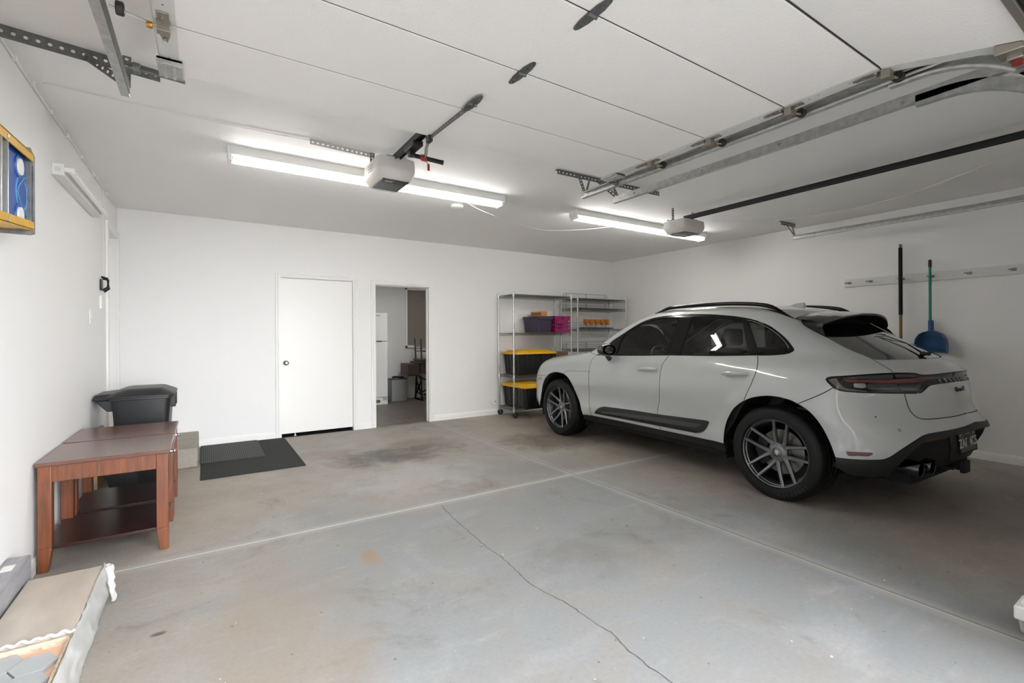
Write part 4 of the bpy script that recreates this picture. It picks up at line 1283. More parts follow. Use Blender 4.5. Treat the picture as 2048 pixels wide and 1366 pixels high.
ZD = 2.46                                      # underside of the raised door
DX0, DX1 = -.155, 2.585
door = thing('garage_door', 'white ribbed sectional garage door rolled open overhead, ceiling side of the left bay', 'garage door', (0, 0, 0))
seams = [2.612, 2.204, 1.755, 1.294, .873]
def hinge_plate(g, c, L_=.17, w=.036, ax=V((0, 1, 0)), dn=V((0, 0, -1))):
    """pointed strap hinge lying along ax at c, on the face whose normal is dn"""
    sd = ax.cross(dn)
    P = [(-L_/2, -.006), (-L_/2+.012, -w*.3), (-L_*.22, -w/2), (-.02, -w/2), (.02, -w/2), (L_*.22, -w/2), (L_/2-.012, -w*.3), (L_/2, -.006), (L_/2, .006), (L_/2-.012, w*.3), (L_*.22, w/2), (.02, w/2), (-.02, w/2), (-L_*.22, w/2), (-L_/2+.012, w*.3), (-L_/2, .006)]
    g.prism(P, c, ax, sd, dn, .004)
    g.cyl(c+sd*w*.5+dn*.006, c-sd*w*.5+dn*.006, .008, 10)
    for k in (-.40, -.24, .24, .40):
        q = c+ax*L_*k+dn*.004
        g.cyl(q, q+dn*.006, .0075, 6)
M['gap'] = mat('gap_shade', '#3c3b39', .8)
# four flat sections, then the last one riding the curve
panels = [((DX0, a, ZD), (DX0, b, ZD)) for a, b in zip(seams, seams[1:])]
tilt_end = (.407, 2.345)
for i, (a, b) in enumerate(zip(seams, seams[1:])):
    g = G()
    g.box((DX0, b+.004, ZD), (DX1, a-.004, ZD+.045))
    o = g.obj('door_section', M['gdoor'], door, bevel=.003)
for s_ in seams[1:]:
    g = G(); g.box((DX0+.002, s_-.0038, ZD+.004), (DX1-.002, s_+.0038, ZD+.04)); g.obj('gap_shade', M['gap'], door, smooth=0)  # dark backing put in each gap as painted shade
g = G()
y0, z0 = seams[-1]-.006, ZD; y1, z1 = tilt_end
dv = V((0, y1-y0, z1-z0)).normalized(); up = V((0, -dv.z, dv.y)) if dv.y > 0 else V((0, dv.z, -dv.y))
if up.z < 0: up = -up
lo = [V((DX0, y1, z1)), V((DX1, y1, z1)), V((DX1, y0, z0)), V((DX0, y0, z0))]
g.hexa(lo, [p+up*.045 for p in lo]); g.obj('door_section', M['gdoor'], door, bevel=.003)
# end stiles: pressed steel strips with punch holes
M['stile'] = mat('white_steel_stile', '#d7d6d3', .35, .2)
for x0, x1, nm in ((DX0, DX0+.07, 1), (DX1-.07, DX1, 2)):
    for i, (a, b) in enumerate(zip(seams, seams[1:])):
        g = G(); g.box((x0, b+.006, ZD-.0015), (x1, a-.006, ZD+.002)); g.box((x0-.002 if nm == 1 else x1-.001, b+.006, ZD-.0015), (x0+.001 if nm == 1 else x1+.002, a-.006, ZD+.046))
        g.mi = 1
        for k, t in enumerate((.12, .2, .3, .62, .72)):
            g.cyl((x0+.035, b+(a-b)*t, ZD-.0017), (x0+.035, b+(a-b)*t, ZD-.001), .0035, 8)
        g.obj('end_stile', [M['stile'], M['gap']], door)
g = G()
for x0, x1 in ((DX0, DX0+.07), (DX1-.07, DX1)):
    q = [V((x0, y1, z1))-up*.002, V((x1, y1, z1))-up*.002, V((x1, y0, z0))-up*.002, V((x0, y0, z0))-up*.002]
    g.hexa(q, [p+up*.003 for p in q])
g.obj('end_stile', M['stile'], door)
# hinges
for x in (1.20,):
    for y in seams[2:4]:
        g = G(); hinge_plate(g, V((x+.0, y, ZD-.001)), .20, .042); g.obj('centre_hinge', M['galvdark'], door)
for side, x, sx in (('l', DX0+.03, -1), ('r', DX1-.03, 1)):
    for y in seams[1:]:
        g = G(); hinge_plate(g, V((x, y+.02, ZD-.002)), .19, .04)
        g.box((x-.02, y-.035, ZD-.045), (x+.022, y+.0, ZD-.002)); g.hexa([(x-.018, y-.085, ZD-.008), (x+.02, y-.085, ZD-.008), (x+.02, y-.03, ZD-.008), (x-.018, y-.03, ZD-.008)], [(x-.018, y-.085, ZD-.002), (x+.02, y-.085, ZD-.002), (x+.02, y-.03, ZD-.002), (x-.018, y-.03, ZD-.002)])
        h = g.obj('roller_hinge', mat('zinc_hinge', '#a09a90', .38, .85) if 'zh' not in M else M['zh'], door, bevel=.002)
        M['zh'] = h.data.materials[0]
        g = G(); g.cyl((x-sx*.01, y-.018, ZD-.03), (x+sx*.155, y-.018, ZD-.0), .0055, 10); ax_ = g.obj('roller_shaft', M['galv'], h)
        g = G(); c = V((x+sx*.125, y-.018, ZD+.0)); g.lathe([(0, -.012), (.021, -.012), (.024, -.008), (.024, .008), (.021, .012), (0, .012)], c, (1, 0, 0), 20); g.obj('roller', mat('dark_roller', '#2a2624', .5) if 'rol' not in M else M['rol'], h)
        M['rol'] = bpy.data.materials['dark_roller']
        g = G(); g.lathe([(0, -.004), (.011, -.004), (.013, .002), (.011, .014), (0, .016)], (x+sx*.035, y-.018, ZD-.028), (sx, 0, 0), 14); g.obj('roller_collar', M['brass'], h)
# top brackets with fluted plate
for x, sx in ((DX0+.035, -1), (DX1-.035, 1)):
    g = G(); g.box((x-.045, 2.46, ZD-.014), (x+.045, 2.625, ZD-.002))
    for k in (-.02, .012): g.cyl((x+k, 2.475, ZD-.016), (x+k, 2.61, ZD-.016), .009, 10)
    g.box((x-.045, 2.46, ZD-.03), (x+.045, 2.47, ZD-.002))
    b_ = g.obj('top_bracket', M['galv'], door, bevel=.002)
    g = G(); g.cyl((x-sx*.05, 2.635, ZD-.012), (x+sx*.15, 2.635, ZD+.0), .0075, 12); g.lathe([(0, -.012), (.023, -.012), (.023, .012), (0, .012)], (x+sx*.125, 2.635, ZD), (1, 0, 0), 18); g.obj('roller', M['galvdark'], b_)
# bottom brackets (red button) and retainer with seal
for x, sx in ((DX0+.04, -1), (DX1-.04, 1)):
    g = G(); c = V((x, y1+.03, z1+.0)); g.box((x-.03, y1+.02, z1-.018), (x+.05, y1+.10, z1+.03)); g.box((x+.01, y1+.03, z1-.035), (x+.05, y1+.075, z1-.01)); b_ = g.obj('bottom_bracket', M['zh'], door, bevel=.004)
    g = G(); g.cyl((x-sx*.0+.035, y1+.05, z1-.02), (x+.035, y1+.05, z1-.052), .016, 16); g.obj('red_bolt', mat('red_paint', '#7d2023', .4) if sx < 0 else bpy.data.materials['red_paint'], b_)
g = G(); g.bar((DX0, y1-.012, z1+.0), (DX1, y1-.012, z1+.0), .026, .05); g.obj('bottom_retainer', mat('aluminium', '#b5b0a6', .35, .9), door, bevel=.004)
g = G(); g.tube([(DX0, y1-.045, z1-.005), (DX1, y1-.045, z1-.005)], .02, 12); g.obj('weather_seal', M['rubber'], door)

# tracks ------------------------------------------------------------------------
def track(x, open_dir, yend, label, z=2.475, curve_both=True):
    t = thing('door_track', label, 'track', (0, 0, 0), 0, None)
    th = .0032; w = .034; h = .027
    o = open_dir
    outer = [(o*.004, -h+.008), (-o*0+.0, -h), (-o*w, -h), (-o*w, h), (0, h), (o*.004, h-.008)]
    inner = [(o*(.004-th*.2), -h+.008+th), (0, -h+th), (-o*(w-th), -h+th), (-o*(w-th), h-th), (0, h-th), (o*(.004-th*.2), h-.008-th)]
    sec = outer+inner[::-1]
    def run(path, name, par):
        g = G()
        rings = []
        for i, p in enumerate(path):
            d = (path[min(i+1, len(path)-1)]-path[max(0, i-1)]).normalized()
            xx = V((1, 0, 0)); yy = xx.cross(d); yy = yy if yy.z > -.2 else -yy
            if abs(d.z) > .7: yy = V((0, 1, 0))-d*d.y; yy.normalize(); yy = yy if yy.y > 0 else -yy
            rings.append([g.bm.verts.new(p+xx*s[0]+yy*s[1]) for s in sec])
        for a, b in zip(rings, rings[1:]):
            for k in range(len(sec)): g.bm.faces.new((a[k], a[(k+1) % len(sec)], b[(k+1) % len(sec)], b[k]))
        g.bm.faces.new(rings[0]); g.bm.faces.new(rings[-1][::-1])
        return g.obj(name, M['galv'], par, smooth=50)
    run([V((x, yend, z)), V((x, 1.5, z)), V((x, .25, z+.02))], 'horizontal_rail', t)
    R = .50
    cv = [V((x, .90, z-.010))]+[V((x, .80-R*math.sin(a), z-.010-R*(1-math.cos(a)))) for a in np.linspace(0, PI/2, 14)]+[V((x, .30, 1.2)), V((x, .30, .06))]
    run(cv, 'curved_rail', t)
    g = G()
    for y in (yend-.25, yend-.9, yend-1.45, .95): g.cyl((x-o*(w-.002), y, z), (x-o*(w+.006), y, z), .008, 8)
    g.obj('track_bolt', M['chrome'], t)
    return t
tL = track(-.30, 1, 2.94, 'galvanised door track along the left wall beside the raised white door')
tR1 = track(2.705, -1, 3.07, 'galvanised door track at the right edge of the raised white door')
tR2 = track(3.075, 1, 3.03, 'galvanised door track between the two bays, nearer the second opener rail')
tR3 = track(6.12, -1, 3.03, 'galvanised door track running along the right wall above the hook rail')
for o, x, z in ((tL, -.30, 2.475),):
    g = G(); g.box((x+.0, 1.6, z-.027), (x+.004, 2.9, z+.024)); g.obj('track_shade_strip', M['galvdark'], o)  # dark strip stands in for the shade inside the track
# hangers -------------------------------------------------------------------------
def angle_iron(name, label, p0, p1, w=.034, legs=()):
    o = thing(name, label, 'steel angle', (0, 0, 0))
    g = G(); perforated(g, p0, p1, w, (0, 0, 1), .04, .0085)
    d = (V(p1)-V(p0)).normalized(); g.bar(V(p0)+V((0, .016, w/2)), V(p1)+V((0, .016, w/2)), .034, .0025)
    g.obj('punched_angle', M['galvdark'] if legs is not None else M['galv'], o)
    for a, b in legs or ():
        g = G(); perforated(g, a, b, .034, (1, 0, 0) if abs(V(a).x-V(b).x) < .05 else (0, 0, 1), .032, .0085); g.obj('brace', M['galvdark'], o)
    return o
angle_iron('ceiling_angle', 'punched steel angle on the ceiling holding the left door track', (XL+.01, 3.0, 2.65), (-.19, 3.09, 2.65), .058, [((-.48, 3.03, 2.64), (-.31, 2.9, 2.49)), ((-.31, 2.93, 2.64), (-.31, 2.9, 2.48))])
angle_iron('ceiling_angle', 'punched steel angle on the ceiling spanning the two middle door tracks', (2.49, 3.12, 2.655), (3.73, 3.09, 2.655), .04, [((2.70, 3.09, 2.65), (2.705, 3.03, 2.50)), ((2.83, 3.1, 2.64), (2.73, 3.03, 2.50)), ((2.93, 3.09, 2.64), (3.06, 3.0, 2.50)), ((3.08, 3.09, 2.65), (3.075, 2.99, 2.49))])
angle_iron('ceiling_angle', 'short punched steel angle hanging the track on the right wall', (5.98, 3.09, 2.655), (6.30, 3.08, 2.655), .045, [((6.08, 3.08, 2.65), (6.11, 3.0, 2.50)), ((6.22, 3.08, 2.64), (6.13, 3.0, 2.50))])

# openers ---------------------------------------------------------------------------
M['head'] = mat('opener_shell', '#c9c4bf', .45)
M['head2'] = mat('opener_grey', '#8e8f8d', .45)
M['lens'] = mat('opener_lens', '#5d5f60', .25)
def opener(name, label, cx, y0, y1, z0, z1, w, yrail, zr):
    o = thing(name, label, 'garage door opener', (cx, y0, z0))
    d = y1-y0; h = z1-z0
    g = G()
    # body: bowed front, sloped flanks towards the bottom
    def ring(z, ix, iy):
        X = w/2-ix
        return [V((x, y, z)) for x, y in ((-X+.02, iy), (-X*.5, iy-.012), (0, iy-.016), (X*.5, iy-.012), (X-.02, iy), (X, iy+.025), (X, d-iy-.02), (X-.025, d-iy), (-X+.025, d-iy), (-X, d-iy-.02), (-X, iy+.025))]
    R = [ring(0, .040, .030), ring(.006, .034, .022), ring(h*.36, .002, .004), ring(h*.5, 0, 0), ring(h, .004, .004)]
    B = [[g.bm.verts.new(p) for p in r] for r in R]
    n = len(B[0])
    for a, b in zip(B, B[1:]):
        for k in range(n): g.bm.faces.new((a[k], a[(k+1) % n], b[(k+1) % n], b[k]))
    g.bm.faces.new(B[0][::-1]); g.bm.faces.new(B[-1])
    g.obj('motor_housing', M['head'], o, smooth=40, bevel=.004)
    g = G(); g.box((-w*.34, .11, -.006), (w*.34, d*.80, .004)); g.obj('light_lens', M['lens'], o, bevel=.004)
    g = G(); g.prism([(-w*.33, .030), (w*.33, .030), (w*.34, .105), (-w*.34, .105)], (0, 0, .004), (1, 0, 0), (0, 1, 0), (0, 0, -1), .009); pn = g.obj('control_panel', mat('panel_black', '#202124', .3) if 'pb' not in M else M['pb'], o)
    M['pb'] = bpy.data.materials['panel_black']
    g = G()
    for k in (-.2, -.1): g.box((w*k-.014, .045, -.008), (w*k+.014, .085, -.004)) 
    g.obj('button', M['head2'], pn)
    g = G(); g.box((-w*.34, d*.82, -.003), (w*.34, d*.84, .002)); g.box((-w*.22, d*.86, -.004), (-w*.17, d*.93, .002)); g.box((-w*.17, d*.90, -.004), (w*.05, d*.93, .002)); g.box((w*.0, d*.85, -.004), (w*.05, d*.93, .002)); g.box((w*.05, d*.85, -.004), (w*.20, d*.88, .002)); g.obj('vent_slot', M['white'], o)
    g = G()
    for k in range(3): g.bar((-w/2-.001, d*.32, h*.72-.02*k), (-w/2-.001, d*.62, h*.80-.02*k), .002, .006)
    g.obj('side_vent', M['head2'], o)
    g = G(); g.box((-.07, .02, h), (.07, d*.8, h+.014)); g.box((-w*.42, d*.55, h), (w*.52, d*.55+.03, h+.016)); g.obj('top_plate', M['galvdark'], o)
    g = G()
    for x in (-w*.42, w*.46): perforated(g, (x, d*.56, h), (x, d*.56, 2.675-z0), .034, (1, 0, 0), .03, .0085)
    g.obj('hanger', M['galvdark'], o)
    g = G(); zz = zr-z0
    g.box((-.022, yrail-y0, zz-.018), (-.014, d*.45, zz+.024)); g.box((.014, yrail-y0, zz-.018), (.022, d*.45, zz+.024)); g.box((-.022, yrail-y0, zz+.018), (.022, d*.45, zz+.024)); g.box((-.007, yrail-y0, zz-.010), (.007, d*.45, zz-.002))
    g.obj('rail', mat('black_rail', '#1e1f20', .4, .3) if 'rail' not in M else M['rail'], o)
    M['rail'] = bpy.data.materials['black_rail']
    return o
op1 = opener('garage_door_opener', 'grey opener motor on the ceiling behind the raised white door', 1.20, 3.39, 3.76, 2.44, 2.60, .295, -.02, 2.60)
op2 = opener('garage_door_opener', 'grey opener motor above the parked car with black rail', 4.50, 3.25, 3.53, 2.40, 2.535, .39, -.02, 2.575)
l2 = op1.location
# trolley, arm and release cord of the first opener (they hang off its rail)
rel = lambda x, y, z: V((x, y, z))-l2
g = G(); g.box(rel(1.165, 2.98, 2.55), rel(1.235, 3.16, 2.585)); g.box(rel(1.18, 3.08, 2.515), rel(1.22, 3.13, 2.56)); tr = g.obj('trolley', M['black'], op1, bevel=.006)
g = G(); g.cyl(rel(1.20, 3.15, 2.545), rel(1.385, 3.02, 2.485), .015, 14); g.lathe([(.010, 0), (.0165, 0), (.0165, .012), (.010, .012)], rel(1.385, 3.02, 2.485), (.8, -.55, -.3), 14); g.obj('release_tube', M['black'], tr)
g = G(); perforated(g, rel(1.135, 2.06, 2.444), rel(1.118, 2.62, 2.452), .03, (0, 0, 1), .03, .006); hinge_plate(g, rel(1.135, 2.10, 2.448), .19, .045); g.move(Matrix.Translation(l2)); arm = g.obj('door_arm', M['galvdark'], door)
g = G(); g.tube([rel(1.118, 2.60, 2.44), rel(1.14, 2.68, 2.452), rel(1.18, 2.80, 2.468), rel(1.24, 2.95, 2.49), rel(1.29, 3.08, 2.52)], .010, 8); g.box(rel(1.105, 2.585, 2.425), rel(1.13, 2.63, 2.47)); g.move(Matrix.Translation(l2)); g.obj('curved_arm', M['black'], arm)
g = G(); c0 = V((1.285, 3.09, 2.517)); dx = V((.185, -.13, -.06)).normalized(); u1, u2, _ = frame_of(dx)
g.tube([c0-l2+dx*(-.02+.0006*i)+(u1*math.cos(i*.5)+u2*math.sin(i*.5))*.020 for i in range(64)]+[rel(1.30, 3.08, 2.49), rel(1.315, 3.09, 2.48)], .0032, 6)
g.obj('release_cord', mat('red_cord', '#c24a45', .6), tr)
g = G(); g.box(rel(1.309, 3.086, 2.435), rel(1.325, 3.09, 2.48)); g.obj('red_tag', mat('red_tag', '#8f2030', .5), tr)
l3 = op2.location
g = G(); g.tube([V((-.12, .22, .135)), V((-.15, .23, .16)), V((-.18, .22, .15)), V((-.185, .21, .115)), V((-.15, .21, .10)), V((-.12, .215, .125))], .004, 6); g.tube([V((-.06, .1, .14)), V((.0, .04, .155)), V((.08, .02, .12)), V((.12, .03, .10))], .007, 6); g.box((-.12, .18, .12), (-.05, .24, .16)); g.obj('loose_wire', M['black'], op2)

# lights -----------------------------------------------------------------------------
def strip_light(label, x0, x1, y, on=True):
    o = thing('fluorescent_light', label, 'light', ((x0+x1)/2, y, ZC))
    L_ = (x1-x0)/2
    g = G(); g.prism([(-.066, 0), (.066, 0), (.066, -.062), (.062, -.064), (-.062, -.064), (-.066, -.062)], (-L_, 0, 0), (0, 1, 0), (0, 0, 1), (1, 0, 0), 2*L_); ch = g.obj('channel', M['enamel'], o, bevel=.002)
    for sx in (-1, 1):
        g = G(); g.box((sx*L_-.006, -.068, -.066), (sx*L_+.006, .068, -.0)); g.box((sx*(L_-.012)-.012, -.056, -.105), (sx*(L_-.012)+.012, .056, -.06)); g.obj('end_cap', M['white'], o, bevel=.003)
    for yy in (-.034, .034):
        g = G(); g.cyl((-L_+.03, yy, -.083), (L_-.03, yy, -.083), .0185, 18); tb = g.obj('tube', M['tube'], o)
        g = G()
        for sx in (-1, 1): g.cyl((sx*(L_-.032), yy, -.083), (sx*(L_-.012), yy, -.083), .0188, 14)
        g.obj('tube_end', M['steel'], tb)
    return o
strip_light('long lit twin-tube strip light on the ceiling behind the first opener', .15, 2.52, 4.07)
strip_light('long lit twin-tube strip light on the ceiling above the car nose', 3.47, 5.80, 4.07)
# unlit one on the left wall
o = thing('wall_light', 'unlit single-tube strip light mounted high on the left wall', 'light', (XL, 3.98, 2.325))
g = G(); g.box((0, 0, -.036), (.058, 1.24, .036)); g.obj('channel', M['enamel'], o, bevel=.003)
g = G(); g.box((.056, .0, -.012), (.105, .03, .016)); g.box((.056, 1.21, -.012), (.105, 1.24, .016)); g.obj('lamp_holder', M['white'], o, bevel=.005)
g = G(); g.cyl((.086, .03, .0), (.086, 1.21, .0), .018, 16); g.obj('tube', M['tubeoff'], o)
g = G(); g.lathe([(0, 0), (.016, 0), (.016, .001), (0, .001)], (.028, 0, .0), (0, -1, 0), 18); g.obj('knockout', mat('knockout_grey', '#d2d1cc', .4), o)

# small ceiling things -------------------------------------------------------------------
g = G(); g.lathe([(0, 0), (.068, 0), (.068, -.012), (.060, -.026), (.035, -.034), (0, -.034)], (2.28, 4.58, ZC), (0, 0, 1), 32); sd = g.obj('smoke_detector', M['white'], None)
tag(sd, 'round white smoke detector on the ceiling beyond the long strip light', 'smoke detector')
def cord(name, label, pts, r, m, cat='cord'):
    g = G(); g.tube(spline(np.array(pts, float), .06), r, 6)
    return tag(g.obj(name, m, None, smooth=60), label, cat)
def at_z(u, v, z):
    d = cam_ray(u, v); t = (z-CAMH)/d[2]; return (d[0]*t, d[1]*t, z)
cord('bell_wire', 'thin white cord stapled across the ceiling from the left wall to the opener', [at_z(u, v, 2.674) for u, v in ((86, 167), (140, 178), (250, 203), (330, 220), (420, 241), (520, 262), (622, 281))], .0035, M['cord'])
o = thing('ceiling_strap', 'white-painted punched strap on the ceiling leading to the first opener', 'steel strap', (0, 0, 0))
g = G(); perforated(g, (.63, 3.57, 2.655), (1.08, 3.60, 2.655), .034, (0, 0, 1), .034, .0085); g.bar((.63, 3.585, 2.674), (1.08, 3.615, 2.674), .03, .0025); g.obj('punched_strap', mat('painted_galv', '#bdbcb8', .5, .3), o)
cord('hanging_cord', 'thin white cord swagged from the first opener towards the second', [at_z(u, v, z) for u, v, z in ((850, 343, 2.575), (862, 352, 2.57), (905, 385, 2.555), (945, 412, 2.545), (990, 432, 2.54), (1050, 452, 2.54), (1100, 461, 2.54), (1180, 458, 2.54), (1260, 448, 2.545), (1322, 437, 2.57))], .0017, M['cord'])
cord('hanging_cord', 'thin white cord drooping below the ceiling to the right of the second opener', [at_z(u, v, z) for u, v, z in ((1424, 441, 2.59), (1500, 441, 2.61), (1600, 434, 2.62), (1700, 418, 2.62), (1800, 393, 2.62), (1900, 358, 2.62), (1975, 328, 2.62), (2060, 290, 2.62))], .0019, M['cord'])
cord('corner_wire', 'white wire pair clipped along the left wall just under the ceiling', [(XL+.007, y, 2.655+.004*math.sin(y*3)) for y in np.linspace(2.9, 6.5, 22)], .0055, M['cord'])
for y in (3.28, 3.56, 3.95, 4.35, 4.8, 5.3, 5.9):
    g = G(); g.box((XL-.003, y-.012, 2.643), (XL+.018, y+.012, 2.672)); tag(g.obj('wire_clip', M['white'], None, bevel=.003), 'small white clip holding the wire along the left wall top', 'clip', 'wire clips under the ceiling')
cord('drop_wire', 'white wire dropping down the left wall to the house door casing', [(XL+.003, 5.74, 2.65), (XL+.003, 5.745, 2.2), (XL+.003, 5.745, 1.85)], .004, M['cord'])
# second bay door, shut
o = thing('door_3', 'shut white sectional door of the right bay', 'garage door', (0, 0, 0)); o['kind'] = 'structure'
for k in range(5):
    g = G(); g.box((OP2[0]-.03, YF-.06, .458*k+.002), (OP2[1]+.03, YF-.005, .458*(k+1)-.002)); g.obj('door_section', M['gdoor'], o, bevel=.003)
# ------------------------------------------------------------------ left side: tables, bin, step, mats, tile stack, ladder
def wood(name, col, dark, rough=.35, scale=(2, 30, 30)):
    m = bpy.data.materials.new(name); m.use_nodes = True
    nt = m.node_tree; N = nt.nodes; L = nt.links; b = N['Principled BSDF']
    tc = N.new('ShaderNodeTexCoord'); mp = N.new('ShaderNodeMapping'); mp.inputs['Scale'].default_value = scale
    L.new(tc.outputs['Object'], mp.inputs['Vector'])
    n = N.new('ShaderNodeTexNoise'); n.inputs['Scale'].default_value = 2.2; n.inputs['Detail'].default_value = 6; n.inputs['Distortion'].default_value = .5
    L.new(mp.outputs['Vector'], n.inputs['Vector'])
    r = N.new('ShaderNodeValToRGB'); r.color_ramp.elements[0].position = .3; r.color_ramp.elements[1].position = .7
    r.color_ramp.elements[0].color = lin(dark); r.color_ramp.elements[1].color = lin(col)
    L.new(n.outputs['Fac'], r.inputs['Fac']); L.new(r.outputs['Color'], b.inputs['Base Color'])
    b.inputs['Roughness'].default_value = rough; b.inputs['Coat Weight'].default_value = .3; b.inputs['Coat Roughness'].default_value = .25
    return m
M['cherry'] = wood('cherry_wood', '#7f4526', '#54301d', .35, (30, 30, 2.2))
M['cherry_sheen'] = wood('cherry_sheen_top', '#6e4a3d', '#57362d', .24, (2.2, 30, 30))  # greyish tone puts the sheen of the top into the colour
M['cherry_dark'] = wood('dark_cherry_wood', '#341712', '#21100e', .35, (2.2, 30, 30))
def end_table(label, x, y):
    """origin at the floor under its left near corner; drawer front on the +x side"""
    W, D, H = .575, .56, .60
    t = thing('end_table', label, 'table', (x, y, 0), 0, None)
    g = G(); g.box((-.008, -.008, H-.022), (W+.008, D+.008, H)); g.obj('tabletop', M['cherry_sheen'], t, bevel=.004)
    for sx, sy in ((0, 0), (1, 0), (1, 1), (0, 1)):
        g = G(); w = .058
        x0 = 0 if sx == 0 else W-w; y0 = 0 if sy == 0 else D-w
        inx = .016 if sx == 0 else -.016
        a = [(x0, y0, .13), (x0+w, y0, .13), (x0+w, y0+w, .13), (x0, y0+w, .13)]
        t2 = [(p[0], p[1], H-.022) for p in a]
        lo = [(x0+(0 if sx == 0 else .016), y0, 0), (x0+w-(.016 if sx == 0 else 0), y0, 0), (x0+w-(.016 if sx == 0 else 0), y0+w-.012, 0), (x0+(0 if sx == 0 else .016), y0+w-.012, 0)]
        g.hexa(lo, a); g.hexa(a, t2); g.obj('leg', M['cherry'], t, bevel=.003)
    g = G(); g.box((.055, .010, H-.112), (W-.055, .028, H-.022)); g.box((.055, D-.028, H-.112), (W-.055, D-.010, H-.022)); g.box((.010, .055, H-.112), (.028, D-.055, H-.022)); g.obj('apron', M['cherry'], t, bevel=.002)
    g = G(); g.box((W-.03, .060, H-.110), (W-.004, D-.060, H-.026)); dr = g.obj('drawer', M['cherry'], t, bevel=.002)
    g = G(); g.lathe([(0, 0), (.009, 0), (.006, .008), (.006, .014), (.013, .02), (.013, .028), (.008, .032), (0, .033)], (W-.004, D/2, H-.066), (1, 0, 0), 16); g.obj('knob', M['chrome'], dr)
    g = G(); g.box((.012, .012, .118), (W-.012, D-.012, .136)); g.obj('shelf', M['cherry_dark'], t, bevel=.002)
    return t
t1 = end_table('reddish brown wooden end table nearest the camera along the left wall', XL+.022, 3.545)
t2 = end_table('reddish brown wooden end table between the near table and black trash can', XL+.022, 4.15)
# trash can
b = thing('trash_can', 'black wheeled plastic trash can with domed lid behind the wooden tables', 'trash can', (-.445, 5.12, 0))
M['bin'] = mat('black_bin_plastic', '#1f2123', .42, bump=.06, bscale=220)
g = G()
def brick(z, x0, x1, y0, y1, r=.05): return [(p[0], p[1], z) for p in rrect(x0, y0, x1, y1, r, 4)]
levels = [brick(.02, -.17, .15, -.02, .40), brick(.06, -.18, .155, -.03, .41), brick(.60, -.195, .185, -.07, .46), brick(.755, -.205, .20, -.08, .48), brick(.76, -.225, .215, -.09, .49), brick(.775, -.225, .215, -.09, .49)]
B = [[g.bm.verts.new(p) for p in l] for l in levels]
for a_, b_ in zip(B, B[1:]):
    n = len(a_)
    for k in range(n): g.bm.faces.new((a_[k], a_[(k+1) % n], b_[(k+1) % n], b_[k]))
g.bm.faces.new(B[0][::-1]); g.bm.faces.new(B[-1])
g.obj('bin_body', M['bin'], b, smooth=40)
g = G()
levels = [brick(.775, -.235, .225, -.10, .50, .06), brick(.79, -.235, .225, -.10, .50, .06), brick(.805, -.215, .205, -.08, .48, .06), brick(.838, -.14, .145, -.02, .42, .06), brick(.842, -.12, .13, .0, .40, .05)]
B = [[g.bm.verts.new(p) for p in l] for l in levels]
for a_, b_ in zip(B, B[1:]):
    n = len(a_)
    for k in range(n): g.bm.faces.new((a_[k], a_[(k+1) % n], b_[(k+1) % n], b_[k]))
g.bm.faces.new(B[0][::-1]); g.bm.faces.new(B[-1]); g.obj('lid', M['bin'], b, smooth=40, bevel=.004)
g = G(); g.hexa([(-.335, .02, .755), (-.22, .0, .755), (-.22, .42, .755), (-.335, .40, .755)], [(-.32, .03, .80), (-.19, .0, .812), (-.19, .42, .812), (-.32, .39, .80)]); g.hexa([(-.24, .02, .66), (-.20, .02, .66), (-.20, .40, .66), (-.24, .40, .66)], [(-.32, .02, .756), (-.20, .02, .756), (-.20, .40, .756), (-.32, .40, .756)]); g.obj('handle', M['bin'], b, bevel=.008)
g = G(); g.box((.19, .08, .66), (.225, .12, .775)); g.box((.19, .30, .66), (.225, .34, .775)); g.obj('lid_clip', M['bin'], b, bevel=.006)
for yy in (-.055, .415):
    g = G(); g.lathe([(0, -.022), (.06, -.022), (.098, -.018), (.10, 0), (.098, .018), (.06, .022), (0, .022)], (-.13, yy, .10), (0, 1, 0), 28); g.obj('bin_wheel', M['rubber'], b)
g = G(); g.cyl((-.13, -.055, .10), (-.13, .415, .10), .01, 10); g.obj('axle', M['steel'], b)
# cardboard offcut behind the can
g = G(); g.box((XL+.004, 5.20, 0.0), (XL+.03, 5.52, .50)); tag(g.obj('cardboard_sheet', mat('cardboard', '#b79a78', .8, noise=.1, nscale=20), None, bevel=.002), 'tan cardboard sheet standing between trash can and left wall', 'cardboard')
# step
g = G(); g.box((XL, 5.60, 0), (-.062, YB, .19)); tag(g.obj('concrete_step', [concrete('step_concrete', '#9c948a', '#9f9a94', '#857b70', False)], None, bevel=.012, seg=3, smooth=40), 'low concrete step in the back left corner below the house door', 'step')
# mats
def ribbed(name, col, sc):
    m = mat(name, col, .9)
    nt = m.node_tree; b = nt.nodes['Principled BSDF']; tc = nt.nodes.new('ShaderNodeTexCoord'); wv = nt.nodes.new('ShaderNodeTexWave'); wv.inputs['Scale'].default_value = sc; wv.inputs['Distortion'].default_value = 1.5; wv.inputs['Detail'].default_value = 3; wv.bands_direction = 'X'
    r = nt.nodes.new('ShaderNodeValToRGB'); c = lin(col); r.color_ramp.elements[0].color = (*[x*.45 for x in c[:3]], 1); r.color_ramp.elements[1].color = (*[x*1.5 for x in c[:3]], 1)
    nt.links.new(tc.outputs['Object'], wv.inputs['Vector']); nt.links.new(wv.outputs['Fac'], r.inputs['Fac']); nt.links.new(r.outputs['Color'], b.inputs['Base Color'])
    return m
g = G(); g.prism(rrect(-.04, 5.05, .838, 6.575, .01), (0, 0, .0005), (1, 0, 0), (0, 1, 0), (0, 0, 1), .009)
tag(g.obj('floor_mat', mat('black_mat', '#2b2c2c', .95, noise=.35, nscale=140, bump=.4, bscale=300), None, bevel=.003), 'large plain black floor mat beside the step at the back wall', 'mat')
